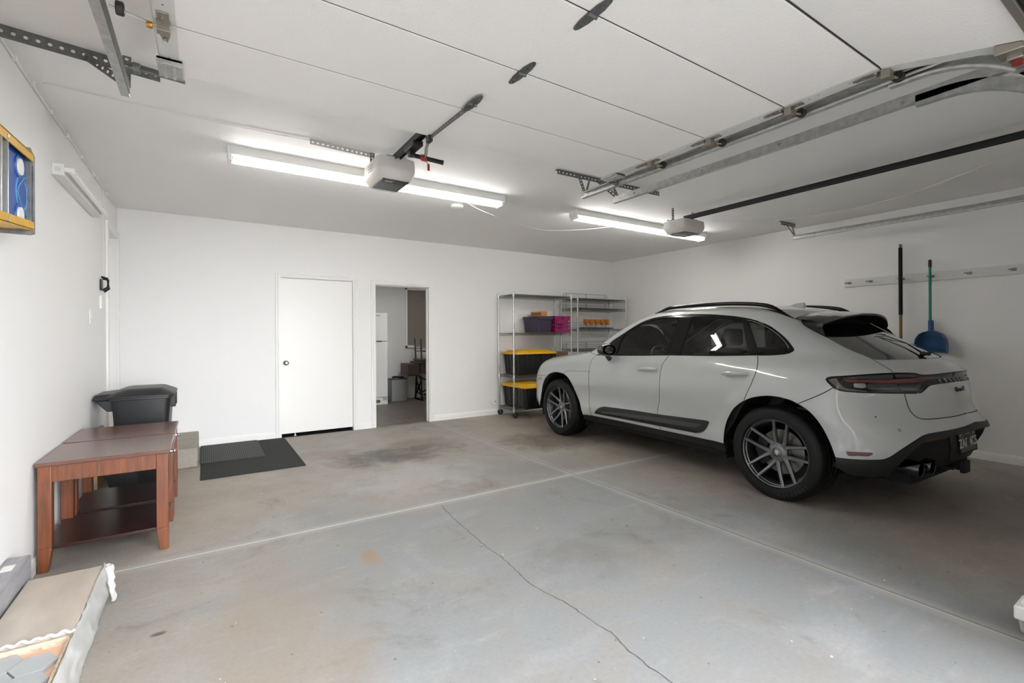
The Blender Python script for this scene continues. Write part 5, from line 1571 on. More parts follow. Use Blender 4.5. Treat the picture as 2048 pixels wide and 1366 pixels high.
g = G(); g.prism(rrect(-.045, 5.665, .536, 6.572, .02), (0, 0, .0098), (1, 0, 0), (0, 1, 0), (0, 0, 1), .008)
tag(g.obj('door_mat', ribbed('grey_ribbed_mat', '#484848', 17), None, bevel=.003), 'smaller ribbed dark grey mat lying on the large black mat', 'mat')

# tile stack ------------------------------------------------------------------------
M['film'] = mat('dusty_plastic_film', '#cfcfcd', .35, noise=.12, nscale=14, bump=.9, bscale=26)
for _ in (0,):
    b_ = M['film'].node_tree.nodes['Principled BSDF']; b_.inputs['Alpha'].default_value = .62
M['filmgrey'] = mat('grey_shrink_wrap', '#a3a2a5', .4, noise=.25, nscale=11, bump=.8, bscale=22)
M['beige'] = mat('beige_porcelain', '#b7ada2', .38, noise=.14, nscale=4, bump=.5, bscale=14, stretch=(3, 1, 1))
g = G(); g.box((XL+.004, 1.55, 0), (XL+.085, 3.16, .245)); lb = thing('tile_carton', 'long grey shrink-wrapped tile carton on edge against the left wall', 'box', (0, 0, 0)); g.obj('carton', mat('grey_carton', '#98979b', .45, noise=.25, nscale=7, bump=.5, bscale=30, stretch=(6, 1, 3)), lb, bevel=.006)
g = G()
for k in range(4): g.box((XL+.02, 2.98-.22*k, .2455), (XL+.06+.005*(k % 2), 3.02-.22*k+.03, .2465))
g.obj('carton_print', mat('print_white', '#e5e4e2', .5), lb, smooth=0)
st = thing('tile_stack', 'plastic-wrapped stack of beige plank tiles on the floor by the left wall', 'tile stack', (0, 0, 0))
SX0, SX1 = XL+.095, -.425
g = G(); g.box((SX0, 2.44, .122), (SX1, 3.06, .158)); g.obj('top_tile', M['beige'], st, bevel=.004)
for i in range(3):
    g = G(); g.box((SX0+.004, 2.44, .002+.04*i), (SX1-.008+.004*(i % 2), 3.05, .04+.04*i)); g.obj('tile_bundle', M['filmgrey'], st, bevel=.004)
# loose film gathered along the right flank and corner
rng = random.Random(3)
g = G(); rows_ = []
for i in range(46):
    t = i/45; y = 3.085-1.35*t
    r_ = []
    for k in range(9):
        u = k/8
        x = SX1+.003+.014*math.sin(u*PI)*(1+.7*math.sin(i*.5+k))+.028*u*(.4+.6*t)+rng.uniform(-.004, .004)
        z = .158*(1-u)**1.15*(1-.15*math.sin(i*.7)*u)+.003
        r_.append(g.bm.verts.new((x, y+rng.uniform(-.006, .006), z)))
    rows_.append(r_)
for a_, b_ in zip(rows_, rows_[1:]):
    for k in range(8): g.bm.faces.new((a_[k], a_[k+1], b_[k+1], b_[k]))
g.obj('loose_film', M['film'], st, smooth=50, solid=.0015)
g = G(); rows_ = []
for i in range(14):
    t = i/13; r_ = []
    for k in range(7):
        u = k/6; a_ = PI*2*u
        r_.append(g.bm.verts.new((SX1+.02+.018*math.cos(a_)*(1-.4*t)+.03*t+rng.uniform(-.004, .004), 3.06+.020*math.sin(a_)-.08*t, .155-.145*t+rng.uniform(-.004, .004))))
    rows_.append(r_)
for a_, b_ in zip(rows_, rows_[1:]):
    for k in range(6): g.bm.faces.new((a_[k], a_[k+1], b_[k+1], b_[k]))
g.obj('film_corner', M['film'], st, smooth=50)
# open carton with hexagon tiles, nearer the camera
oc = thing('tile_tray', 'open cardboard tray of grey hexagon tiles in front of the plank tiles', 'tray', (0, 0, 0))
g = G(); g.box((SX0, 1.72, 0), (SX1-.01, 2.43, .122)); g.obj('tray_base', mat('tray_board', '#dcb69c', .75, noise=.06, nscale=12), oc, bevel=.003)
g = G(); g.bar((SX1-.012, 1.72, .125), (SX1-.012, 2.425, .125), .008, .03); g.bar((SX0, 2.427, .135), (SX1-.01, 2.427, .135), .006, .03); g.obj('tray_edge', mat('torn_board', '#cbb8a4', .8, noise=.3, nscale=60), oc)
M['hex'] = mat('grey_hexagon_tile', '#a5a8aa', .5, noise=.06, nscale=9)
HR = .064
for i, (hx, hy) in enumerate(((-.607, 2.362), (-.509, 2.307), (-.607, 2.249), (-.509, 2.193), (-.607, 2.135), (-.509, 2.079))):
    g = G(); g.prism([(HR*math.cos(math.radians(60*k)), HR*math.sin(math.radians(60*k))) for k in range(6)], (hx, hy, .1225), (1, 0, 0), (0, 1, 0), (0, 0, 1), .012+.004*(i % 2))
    h = g.obj('hexagon_tile', M['hex'], None, bevel=.0015)
    tag(h, ['grey hexagon tile in the tray, left one of the farthest pair', 'grey hexagon tile in the tray, right one of the farthest pair', 'grey hexagon tile in the tray, left one of the second pair', 'grey hexagon tile in the tray, right one of the second pair', 'grey hexagon tile in the tray, left one of the nearest pair', 'grey hexagon tile in the tray, right one of the nearest pair'][i], 'tile', 'hexagon tiles in the tray')
g = G()
g.tube([(SX0+ (SX1-SX0)*t, 2.435+.004*math.sin(30*t), .162+.004*math.sin(44*t)) for t in np.linspace(0, 1.02, 60)], .006, 8); tag(g.obj('twisted_film_strap', mat('crinkled_film', '#d3d2cd', .3, noise=.25, nscale=70, bump=1., bscale=120), None, smooth=50), 'crinkled clear film strap across the tile stack front edge', 'strap')

# ladder on the wall -------------------------------------------------------------------
ld = thing('step_ladder', 'yellow step ladder with blue top tray hung sideways on the left wall', 'ladder', (XL, 0, 0))
M['yel'] = mat('yellow_fibreglass', '#d9a514', .45, noise=.12, nscale=14)
M['alu'] = mat('ladder_aluminium', '#c2c3c2', .38, .85, noise=.12, nscale=20)
M['blue'] = mat('blue_plastic', '#0f4f9e', .35, noise=.08, nscale=6)
def rail(y0, z0, y1, z1):
    g = G(); g.bar((.075, y0, z0), (.075, y1, z1), .005, .0); 
    return g
for z0, z1, s in ((2.04, 2.098, 1), (1.645, 1.762, -1)):
    g = G()
    for x0, x1, za, zb in ((.02, .15, -.003, .003), (.145, .15, -.035*(s > 0), .035*(s < 0)), (.02, .025, -.035*(s > 0), .035*(s < 0))):
        g.hexa([(x0, 1.75, z0+za), (x1, 1.75, z0+za), (x1, 2.93, z1+za), (x0, 2.93, z1+za)], [(x0, 1.75, z0+zb), (x1, 1.75, z0+zb), (x1, 2.93, z1+zb), (x0, 2.93, z1+zb)])
    g.obj('side_rail', M['yel'], ld)
for y, zt, zb in ((2.575, 2.075, 1.735), (2.20, 2.055, 1.70)):
    g = G(); g.box((.06, y-.04, zb), (.064, y+.035, zt)); g.box((.06, y-.04, zb), (.15, y-.035, zt)); g.box((.06, y+.03, zb), (.15, y+.035, zt)); g.obj('step', M['alu'], ld, bevel=.002)
g = G(); g.box((.09, 2.64, 1.755), (.128, 2.92, 2.085)); tray = g.obj('top_tray', M['blue'], ld, bevel=.012, seg=3)
for z in (2.005, 1.80):
    g = G(); g.lathe([(.040, -.03), (.052, .0), (.050, .004), (.036, .004), (.036, -.002)], (.128, 2.815, z), (1, 0, 0), 28); bz = g.obj('bezel', M['blue'], tray)
    g = G(); g.lathe([(0, .010), (.034, .010), (.036, .0)], (.128, 2.815, z), (1, 0, 0), 28); g.obj('white_pad', M['white'], bz)
g = G(); g.lathe([(.068, 0), (.072, .004), (.076, 0)], (.1282, 2.85, 1.90), (1, 0, 0), 36); g.tube(spline(np.array([(.130, 2.91, 1.985), (.130, 2.85, 1.955), (.130, 2.795, 1.90), (.130, 2.84, 1.85), (.130, 2.91, 1.815)]), .01), .003, 6); g.obj('tray_rib', mat('pale_blue', '#5f93c9', .35), tray)
g = G(); g.hexa([(.0, 2.92, 1.735), (.142, 2.92, 1.735), (.142, 2.985, 1.75), (.0, 2.985, 1.75)], [(.0, 2.92, 2.125), (.142, 2.92, 2.125), (.142, 2.985, 2.105), (.0, 2.985, 2.105)]); g.box((.142, 2.94, 1.80), (.147, 2.96, 2.05)); g.obj('end_cap', mat('grey_weathered_plastic', '#7a7c80', .6, noise=.3, nscale=24), ld, bevel=.008)
g = G()
for y, z in ((2.1, 2.04), (2.60, 2.062), (2.1, 1.70), (2.60, 1.742)): g.lathe([(.010, 0), (.010, .003), (0, .004)], (.15, y, z), (1, 0, 0), 10)
g.obj('rivet', M['alu'], ld)
# switch plates and a holder on the left wall
o = thing('switch_plate', 'white switch plate on the left wall nearest the wall light', 'switch', (XL, 5.13, 1.455))
g = G(); g.box((0, -.036, -.058), (.006, .036, .058)); g.obj('plate', M['white'], o, bevel=.003); g = G(); g.box((.005, -.008, -.014), (.011, .008, .014)); g.obj('toggle', M['white'], o, bevel=.002)
o = thing('opener_button', 'slim white opener wall button beside the house door casing', 'button', (XL, 5.57, 1.60))
g = G(); g.box((-.003, -.02, -.06), (.016, .02, .06)); g.obj('button_case', M['white'], o, bevel=.004); g = G(); g.box((.015, -.012, -.02), (.02, .012, .02)); g.obj('push_button', M['white'], o, bevel=.003)
o = thing('wall_holder', 'black plastic holder clipped on the left wall above the opener button', 'holder', (XL, 5.60, 1.755))
g = G(); g.box((0, -.045, -.05), (.012, .045, .05)); g.obj('back_plate', M['black'], o, bevel=.004); g = G(); g.tube([(.01, -.03, .07), (.05, -.03, .06), (.055, -.03, -.02), (.02, -.03, -.05)], .010, 8); g.obj('hook', M['black'], o); g = G(); g.tube([(.01, .03, .06), (.05, .03, .05), (.055, .03, -.03), (.02, .03, -.06)], .010, 8); g.obj('hook', M['black'], o)
# round wall plate by the shelves
o = thing('cable_plate', 'round white wall plate low on the back wall beside the wire shelves', 'wall plate', (3.95, YB, .21))
g = G(); g.lathe([(0, -.006), (.068, -.006), (.076, 0)], (0, 0, 0), (0, 1, 0), 32); g.obj('plate', M['white'], o); g = G(); g.lathe([(0, -.02), (.008, -.02), (.008, -.003), (.016, -.003)], (0, 0, 0), (0, 1, 0), 16); g.obj('socket', M['steel'], o)
ld_ = bpy.data.lights.new('storeroom_fill', 'AREA'); ld_.energy = 6; ld_.size = .5; ld_.color = (1, .97, .93); lo_ = bpy.data.objects.new('storeroom_fill', ld_); COL.objects.link(lo_); lo_.location = (3.4, 7.9, 2.42)  # unseen area light added to brighten the storeroom
# storeroom contents -----------------------------------------------------------------------
fr = thing('refrigerator', 'tall white two-door refrigerator just inside the open doorway', 'refrigerator', (2.20, 8.75, 0))
g = G(); g.box((0, .05, .10), (.69, .58, 1.715)); g.obj('cabinet', M['white'], fr, bevel=.01)
g = G(); g.box((0, 0, 1.185), (.69, .055, 1.715)); d1 = g.obj('freezer_door', M['white'], fr, bevel=.012, seg=3)
g = G(); g.box((.35, -.006, 1.18), (.58, .03, 1.192)); g.obj('handle_slot', M['blackmatt'], d1)
g = G(); g.box((.42, -.002, 1.655), (.55, .002, 1.667)); g.obj('name_strip', M['steel'], d1)
g = G(); g.box((0, 0, .14), (.69, .055, 1.172)); g.obj('fridge_door', M['white'], fr, bevel=.012, seg=3)
g = G(); g.box((0, .01, .0), (.69, .06, .13)); g.obj('kick_plate', M['white'], fr, bevel=.004)
g = G(); g.prism(rrect(.08, .035, .55, .095, .028), (0, .008, 0), (1, 0, 0), (0, 0, 1), (0, -1, 0), .004); g.obj('kick_grille', M['galvdark'], fr)
g = G(); g.box((.60, -.012, .08), (.67, .02, .13)); g.obj('foot_bracket', M['galv'], fr)
wb = thing('waste_bin', 'low grey metal waste bin on the tiles beside the refrigerator', 'bin', (3.05, 9.02, 0))
g = G(); g.prism(rrect(0, 0, .33, .27, .03), (0, 0, .004), (1, 0, 0), (0, 1, 0), (0, 0, 1), .42); g.obj('bin_shell', mat('grey_bin_metal', '#9a9b9c', .4, .3), wb, smooth=40)
g = G(); g.prism(rrect(-.004, -.004, .334, .274, .03), (0, 0, .42), (1, 0, 0), (0, 1, 0), (0, 0, 1), .02); g.obj('bin_lid', mat('dark_grey_lid', '#4b4d50', .4), wb, smooth=40)
g = G(); g.tube([(3.10, 9.12, .462), (3.14, 9.09, .476), (3.19, 9.11, .472), (3.24, 9.10, .462)], .018, 8); tag(g.obj('glove', M['rubber'], None), 'crumpled black glove lying on the grey waste bin', 'glove')
g = G(); g.lathe([(.0, 0), (.045, 0), (.05, .02), (.03, .035), (0, .04)], (3.29, 9.13, .443), (0, 0, 1), 16); tag(g.obj('cap', M['rubber'], None), 'small black cap beside the glove on the waste bin', 'cap')
M['walnut'] = wood('old_walnut', '#4a3428', '#2f2019', .5, (2.2, 20, 20))
sw = thing('sewing_table', 'old dark sewing machine table on cast iron treadle legs', 'table', (3.30, 8.78, 0))
g = G(); g.box((0, 0, .50), (.24, .42, .74)); g.obj('drawer_box', M['walnut'], sw, bevel=.004); g = G(); g.box((.0, -.012, .53), (.235, .0, .71)); g.obj('drawer', M['walnut'], sw, bevel=.003)
g = G(); g.box((.20, -.01, .74), (1.25, .43, .775)); g.obj('tabletop', M['walnut'], sw, bevel=.004); g = G(); g.box((.26, .02, .53), (1.2, .40, .74)); g.obj('machine_case', M['walnut'], sw, bevel=.004)
M['iron'] = mat('black_cast_iron', '#151413', .5, .4)
for x in (.30, 1.1):
    g = G()
    for y0, y1 in ((.03, .10), (.39, .32)): g.bar((x, y0, 0), (x, y1, .50), .028, .028)
    g.bar((x, .05, .08), (x, .37, .42), .02, .02); g.bar((x, .37, .08), (x, .05, .42), .02, .02); g.tube([V((x, .21, .2))+V((0, math.cos(a)*.07, math.sin(a)*.07)) for a in np.linspace(0, 2*PI, 19)[:-1]], .009, 6, closed=True); g.box((x-.015, .0, 0), (x+.015, .42, .03)); g.obj('iron_leg', M['iron'], sw)
g = G(); g.bar((.30, .2, .12), (1.1, .2, .48), .022, .022); g.bar((.30, .22, .46), (1.1, .22, .12), .022, .022); g.box((.45, .08, .07), (.95, .34, .10)); g.obj('treadle', M['iron'], sw)
ch = thing('wooden_chair', 'dark wooden chair turned upside down on the sewing table', 'chair', (3.80, 8.98, .775))
g = G(); g.box((-.24, -.18, 0), (.22, .20, .045)); g.obj('seat', M['walnut'], ch, bevel=.01)
for x, y in ((-.20, -.14), (.18, -.14), (-.20, .16), (.18, .16)):
    g = G(); g.cyl((x, y, .04), (x*1.08, y*1.08, .45), .018, 12, .013); g.obj('leg', M['walnut'], ch)
for y in (-.14, .16):
    g = G(); g.cyl((-.205, y*1.04, .20), (.185, y*1.04, .20), .010, 8); g.cyl((-.207, y*1.05, .30), (.188, y*1.05, .30), .010, 8); g.obj('rung', M['walnut'], ch)
g = G(); g.tube(spline(np.array([(-.02, -.225, .03), (.0, -.24, -.06), (.03, -.235, -.16), (.08, -.23, -.21)]), .02), .008, 6); g.obj('bentwood_hoop', wood('cane', '#8a6a45', '#6d5135', .5), ch)
pb = thing('pegboard', 'brown pegboard in a white frame on the storeroom wall', 'pegboard', (3.46, YS-.012, 1.04))
def pegmat():
    m = mat('pegboard_brown', '#8d837b', .75)
    nt = m.node_tree; b = nt.nodes['Principled BSDF']; tc = nt.nodes.new('ShaderNodeTexCoord'); sc = nt.nodes.new('ShaderNodeVectorMath'); sc.operation = 'SCALE'; sc.inputs['Scale'].default_value = 1/.0254
    fr_ = nt.nodes.new('ShaderNodeVectorMath'); fr_.operation = 'FRACTION'; sb_ = nt.nodes.new('ShaderNodeVectorMath'); sb_.operation = 'SUBTRACT'; sb_.inputs[1].default_value = (.5, .5, .5)
    mu = nt.nodes.new('ShaderNodeVectorMath'); mu.operation = 'MULTIPLY'; mu.inputs[1].default_value = (1, 0, 1); ln_ = nt.nodes.new('ShaderNodeVectorMath'); ln_.operation = 'LENGTH'; gt = nt.nodes.new('ShaderNodeMath'); gt.operation = 'LESS_THAN'; gt.inputs[1].default_value = .16
    mx = nt.nodes.new('ShaderNodeMix'); mx.data_type = 'RGBA'; mx.inputs['A'].default_value = lin('#8d837b'); mx.inputs['B'].default_value = lin('#3b3531')
    nt.links.new(tc.outputs['Object'], sc.inputs[0]); nt.links.new(sc.outputs[0], fr_.inputs[0]); nt.links.new(fr_.outputs[0], sb_.inputs[0]); nt.links.new(sb_.outputs[0], mu.inputs[0]); nt.links.new(mu.outputs[0], ln_.inputs[0]); nt.links.new(ln_.outputs['Value'], gt.inputs[0]); nt.links.new(gt.outputs[0], mx.inputs['Factor']); nt.links.new(mx.outputs['Result'], b.inputs['Base Color'])
    return m
g = G(); g.box((.03, 0, .05), (1.2, .008, 1.2)); g.obj('board', pegmat(), pb, smooth=0)
g = G(); g.box((0, -.02, 0), (.04, .012, 1.23)); g.box((0, -.02, 0), (1.24, .012, .045)); g.box((0, -.02, 1.19), (1.24, .012, 1.23)); g.box((1.20, -.02, 0), (1.24, .012, 1.23)); g.obj('frame', M['trim'], pb, bevel=.003)
for x, z in ((.20, .13), (.33, .62), (.52, .88), (.27, .95)):
    g = G(); g.tube([(x, .0, z), (x, -.04, z), (x, -.045, z+.02)], .004, 6); g.obj('peg_hook', M['steel'], pb)
# ------------------------------------------------------------------ wire shelves, their load, right wall
def wire_shelf(w, d, z, ridge=.032):
    g = G()
    r1, r2 = .0036, .0029
    for zz in (z, z-ridge):
        g.tube([(0, 0, zz), (w, 0, zz), (w, d, zz), (0, d, zz)], r1, 6, closed=True)
    def zig(a, b):
        a = V(a); b = V(b); n = max(2, int((b-a).length/.036)); P = []
        for i in range(n+1): P.append(a.lerp(b, i/n)+V((0, 0, z if i % 2 else z-ridge)))
        g.tube(P, r2, 4)
    for a, b in (((0, 0, 0), (w, 0, 0)), ((w, 0, 0), (w, d, 0)), ((w, d, 0), (0, d, 0)), ((0, d, 0), (0, 0, 0))): zig(a, b)
    n = int(w/.026)
    for i in range(1, n): g.tube([(w*i/n, 0, z), (w*i/n, d, z)], r2, 4)
    for k in (.33, .66): g.tube([(0, d*k, z-.005), (w, d*k, z-.005)], r1, 6); g.tube([(0, d*k, z-ridge), (w, d*k, z-ridge)], r1, 6); zig((0, d*k, 0), (w, d*k, 0))
    return g
M['wire'] = mat('chromed_wire', '#7d807e', .28, 1.)
def rack(label, x, y, w, d, levels):
    t = thing('wire_shelving', label, 'shelving', (x, y, 0))
    for z in levels:
        g = wire_shelf(w, d, z); g.obj('shelf', M['wire'], t, smooth=60)
    for px_, py_ in ((0, 0), (w, 0), (w, d), (0, d)):
        g = G(); g.cyl((px_, py_, .105), (px_, py_, 1.955), .0127, 16); g.ball((px_, py_, 1.956), .0127, 1, 1, .5); po = g.obj('post', M['chrome'], t)
        g = G()
        for z in levels: g.lathe([(.0127, -.045), (.019, -.043), (.0165, .008), (.0127, .010)], (px_, py_, z), (0, 0, 1), 16)
        g.obj('collar', M['chrome'], po)
        g = G(); c = V((px_+.018, py_-.006, .045))
        g.lathe([(0, -.016), (.028, -.016), (.042, -.014), (.045, 0), (.042, .014), (.028, .016), (0, .016)], c, (.25, 1, 0), 24); ca = g.obj('caster', M['rubber'], t)
        g = G(); g.cyl((px_, py_, .085), (px_, py_, .115), .020, 14)
        ax_ = V((.25, 1, 0)).normalized()
        for s in (-1, 1): g.hexa([c+ax_*s*.021+V(q) for q in ((-.014, -.001, -.012), (.014, -.001, -.012), (.014, .001, -.012), (-.014, .001, -.012))], [V((px_, py_, .09))+ax_*s*.021+V(q) for q in ((-.018, -.001, 0), (.02, -.001, 0), (.02, .001, 0), (-.018, .001, 0))])
        g.cyl(c-ax_*.024, c+ax_*.024, .006, 10)
        g.obj('caster_fork', M['chrome'], ca)
    return t
s1 = rack('chrome wire shelving unit on casters holding the yellow-lidded totes', 4.00, 6.11, 1.155, .44, (1.92, 1.317, .655, .146))
s2 = rack('chrome wire shelving unit in the back right corner behind the car', 5.295, 6.11, 1.155, .44, (1.91, 1.745, 1.385, 1.035, .60, .146))
def ledge(par, z, rows_):
    g = G(); x0, x1 = .04, 1.10; y = .425
    g.tube([(x0, y, z), (x0, y, z+.09)]+arc((x0+.03, y, z+.09), .03, 180, 90, 4)[1:]+[(x1-.03, y, z+.12)]+arc((x1-.03, y, z+.09), .03, 90, 0, 4)[1:]+[(x1, y, z)], .0032, 6)
    for k in range(rows_): g.tube([(x0, y, z+.035+.04*k), (x1, y, z+.035+.04*k)], .0025, 6)
    for x in (x0+.06, (x0+x1)/2, x1-.06): g.tube([(x-.008, y-.002, z), (x-.008, y-.002, z+.12)], .0025, 6); g.tube([(x+.008, y-.002, z), (x+.008, y-.002, z+.12)], .0025, 6)
    g.obj('shelf_ledge', M['wire'], par, smooth=60)
for z in (1.91, 1.745, 1.385, 1.035): ledge(s2, z, 1 if z > 1.8 else 2)
# totes
def shell(g, lo, hi, z0, z1, r, steps=6, ribs=0, amp=.004):
    """tapered rounded tub: lo/hi = (x0, y0, x1, y1) at z0 / z1"""
    prev = None
    for i in range(steps+1):
        t = i/steps; q = [a+(b-a)*t for a, b in zip(lo, hi)]
        ring = []
        P = rrect(q[0], q[1], q[2], q[3], r, 5)
        ring = [g.bm.verts.new((p[0], p[1], z0+(z1-z0)*t)) for p in P]
        if prev:
            n = len(ring)
            for k in range(n): g.bm.faces.new((prev[k], prev[(k+1) % n], ring[(k+1) % n], ring[k]))
        else: g.bm.faces.new(ring[::-1])
        prev = ring
    return prev
M['tote'] = mat('black_tote_plastic', '#1d1e1f', .42, bump=.05, bscale=200)
M['lidy'] = mat('yellow_lid', '#d6a40b', .45)
def tote(label, x0, y0, x1, y1, z, h):
    t = thing('storage_tote', label, 'tote', (x0, y0, z))
    W, D = x1-x0, y1-y0
    g = G(); top = shell(g, (.055, .045, W-.055, D-.045), (.02, .02, W-.02, D-.02), 0, h-.05, .04)
    g.bm.faces.new(top)
    for k in range(7):
        x = .09+(W-.18)*k/6
        g.hexa([(x-.012, .034, .03), (x+.012, .034, .03), (x+.012, .06, .03), (x-.012, .06, .03)], [(x-.016, .010, h-.06), (x+.016, .010, h-.06), (x+.016, .04, h-.06), (x-.016, .04, h-.06)])
    for k in range(4):
        y = .09+(D-.18)*k/3
        g.hexa([(.042, y-.012, .03), (.07, y-.012, .03), (.07, y+.012, .03), (.042, y+.012, .03)], [(.010, y-.014, h-.06), (.04, y-.014, h-.06), (.04, y+.014, h-.06), (.010, y+.014, h-.06)])
    g.obj('tub', M['tote'], t, smooth=40, bevel=.002)
    g = G(); a = shell(g, (-.01, -.01, W+.01, D+.01), (0, 0, W, D), h-.055, h-.02, .05, 2); g.bm.faces.new(a)
    b_ = shell(g, (.05, .05, W-.05, D-.05), (.07, .07, W-.07, D-.07), h-.021, h+.004, .05, 2); g.bm.faces.new(b_)
    for k in range(3): g.box((W*.2+.02, D*(.28+.2*k), h+.003), (W*.8-.02, D*(.28+.2*k)+.03, h+.012))
    lid = g.obj('lid', M['lidy'], t, smooth=40, bevel=.004)
    return t
tote('black tote with yellow lid on the middle shelf above the lower tote', 4.035, 6.085, 4.83, 6.55, .664, .375)
tote('black tote with yellow lid on the lowest shelf, half behind the car nose', 4.035, 5.87, 4.53, 6.57, .155, .375)
t = thing('storage_bin', 'dark purple plastic bin on the upper shelf left of the magenta crate', 'bin', (4.455, 6.12, 1.326))
g = G(); M['purple'] = mat('purple_plastic', '#352c43', .5); a = shell(g, (.03, .03, .31, .40), (.012, .012, .33, .42), 0, .235, .03); g.bm.faces.new(a); g.box((.05, .008, .15), (.30, .03, .158)); g.obj('tub', M['purple'], t, smooth=40)
g = G(); a = shell(g, (0, 0, .342, .432), (.0, .0, .342, .432), .225, .262, .03, 1); g.bm.faces.new(a); g.box((.03, -.012, .21), (.31, .02, .24)); g.obj('rim', M['purple'], t, smooth=40, bevel=.005)
t = thing('cardboard_box', 'small orange-tan box lying on top of the purple bin', 'box', (4.60, 6.20, 1.59))
g = G(); g.box((0, 0, 0), (.12, .30, .085)); g.obj('carton', mat('orange_cardboard', '#c08a4c', .7, noise=.06), t, bevel=.002)
g = G()
for k in range(5): g.box((-.001, .03+.05*k, .028), (.0, .062+.05*k, .058))
g.obj('printed_marks', mat('print_brown', '#5e4023', .7), t, smooth=0)
# magenta crate: open lattice walls with round and oval holes
t = thing('plastic_crate', 'magenta plastic crate with round holes beside the purple bin', 'crate', (4.808, 6.115, 1.326))
M['mag'] = mat('magenta_plastic', '#8a0a55', .42)
def holed(g, o, ax, ay, W, H, nx, ny, skip, r, t_):
    az = V(ax).cross(V(ay)); o = V(o)
    cw, chh = W/nx, H/ny
    for lay in (0, 1):
        for i in range(nx):
            for j in range(ny):
                c = o+V(ax)*cw*(i+.5)+V(ay)*chh*(j+.5)+az*t_*lay
                out = [c+V(ax)*cw/2*x+V(ay)*chh/2*y for x, y in ((1, 0), (1, 1), (0, 1), (-1, 1), (-1, 0), (-1, -1), (0, -1), (1, -1))]
                if (i, j) in skip: g.mesh(out, [tuple(range(8))]); continue
                ring = [c+V(ax)*r*math.cos(PI/4*k)+V(ay)*r*1.15*math.sin(PI/4*k) for k in range(8)]
                g.mesh(ring+out, [(k, 8+k, 8+(k+1) % 8, (k+1) % 8) for k in range(8)])
                if lay:
                    r0 = [q-az*t_ for q in ring]; g.mesh(r0+ring, [(k, (k+1) % 8, 8+(k+1) % 8, 8+k) for k in range(8)])
g = G(); W, D, H = .32, .36, .265
sk = {(1, 2), (2, 2), (3, 2), (4, 2)}
holed(g, (0, 0, .045), (1, 0, 0), (0, 0, 1), W, .17, 6, 3, sk, .016, .004)
holed(g, (W, D, .045), (-1, 0, 0), (0, 0, 1), W, .17, 6, 3, sk, .016, .004)
holed(g, (0, D, .045), (0, -1, 0), (0, 0, 1), D, .17, 6, 3, sk, .016, .004)
holed(g, (W, 0, .045), (0, 1, 0), (0, 0, 1), D, .17, 6, 3, sk, .016, .004)
for x0, y0, x1, y1 in ((0, -.004, W, .004), (0, D-.004, W, D+.004), (-.004, 0, .004, D), (W-.004, 0, W+.004, D)): g.box((x0, y0, 0), (x1, y1, .045)); g.box((x0, y0, .215), (x1, y1, H))
g.box((0, 0, 0), (W, D, .006)); cr = g.obj('basket', M['mag'], t, smooth=0)
g = G(); g.tube([(-.004, -.004, H), (W+.004, -.004, H), (W+.004, D+.004, H), (-.004, D+.004, H)], .007, 8, closed=True); g.obj('rim', M['mag'], t)
g = G(); g.prism(rrect(.125, .222, .195, .250, .012), (0, -.0045, 0), (1, 0, 0), (0, 0, 1), (0, -1, 0), .001); g.obj('grip_hole', mat('dark_magenta', '#3a0626', .8), t)
g = G(); g.box((4.86, 6.15, .664), (5.12, 6.50, 1.005)); tag(g.obj('carton', mat('brown_carton', '#6f5a49', .8, noise=.1), None, bevel=.004), 'brown carton on the middle shelf behind the car bonnet', 'box')
# amber goblets on a black tray
tr = thing('candle_tray', 'long black tray on the corner shelf carrying five amber goblets', 'tray', (5.59, 6.29, 1.396))
g = G(); g.box((0, 0, 0), (.73, .13, .018)); g.obj('tray_board', M['black'], tr, bevel=.004)
M['amber'] = bpy.data.materials.new('amber_glass'); M['amber'].use_nodes = True
pb_ = M['amber'].node_tree.nodes['Principled BSDF']; pb_.inputs['Base Color'].default_value = lin('#e08a1e'); pb_.inputs['Roughness'].default_value = .08; pb_.inputs['Transmission Weight'].default_value = .35
names = ['leftmost amber goblet on the black tray', 'amber goblet on the black tray, second from the left', 'middle one of five amber goblets on the black tray', 'amber goblet on the black tray, second from the right', 'rightmost amber goblet on the black tray']
go = None
for i in range(5):
    loc = (5.695+.1285*i, 6.355, 1.414)
    if go is None:
        go = thing('goblet', names[0], 'goblet', loc, 0, 'amber goblets on the tray')
        g = G(); g.lathe([(0, .052), (.018, .054), (.036, .066), (.043, .085), (.044, .150), (.041, .150), (.040, .088), (.030, .072), (0, .064)], (0, 0, 0), (0, 0, 1), 28); g.obj('bowl', M['amber'], go, smooth=50)
        g = G(); g.lathe([(0, 0), (.028, 0), (.028, .003), (.006, .006), (.004, .02), (.004, .05), (.010, .055), (0, .056)], (0, 0, 0), (0, 0, 1), 20); g.obj('stem', mat('clear_base_glass', '#b7a48a', .1), go, smooth=50)
        g = G(); g.lathe([(0, .068), (.036, .075), (.037, .125), (0, .127)], (0, 0, 0), (0, 0, 1), 20); g.obj('candle', mat('orange_wax', '#d9821f', .5), go, smooth=50)
    else: dup(go, loc, None, names[i])

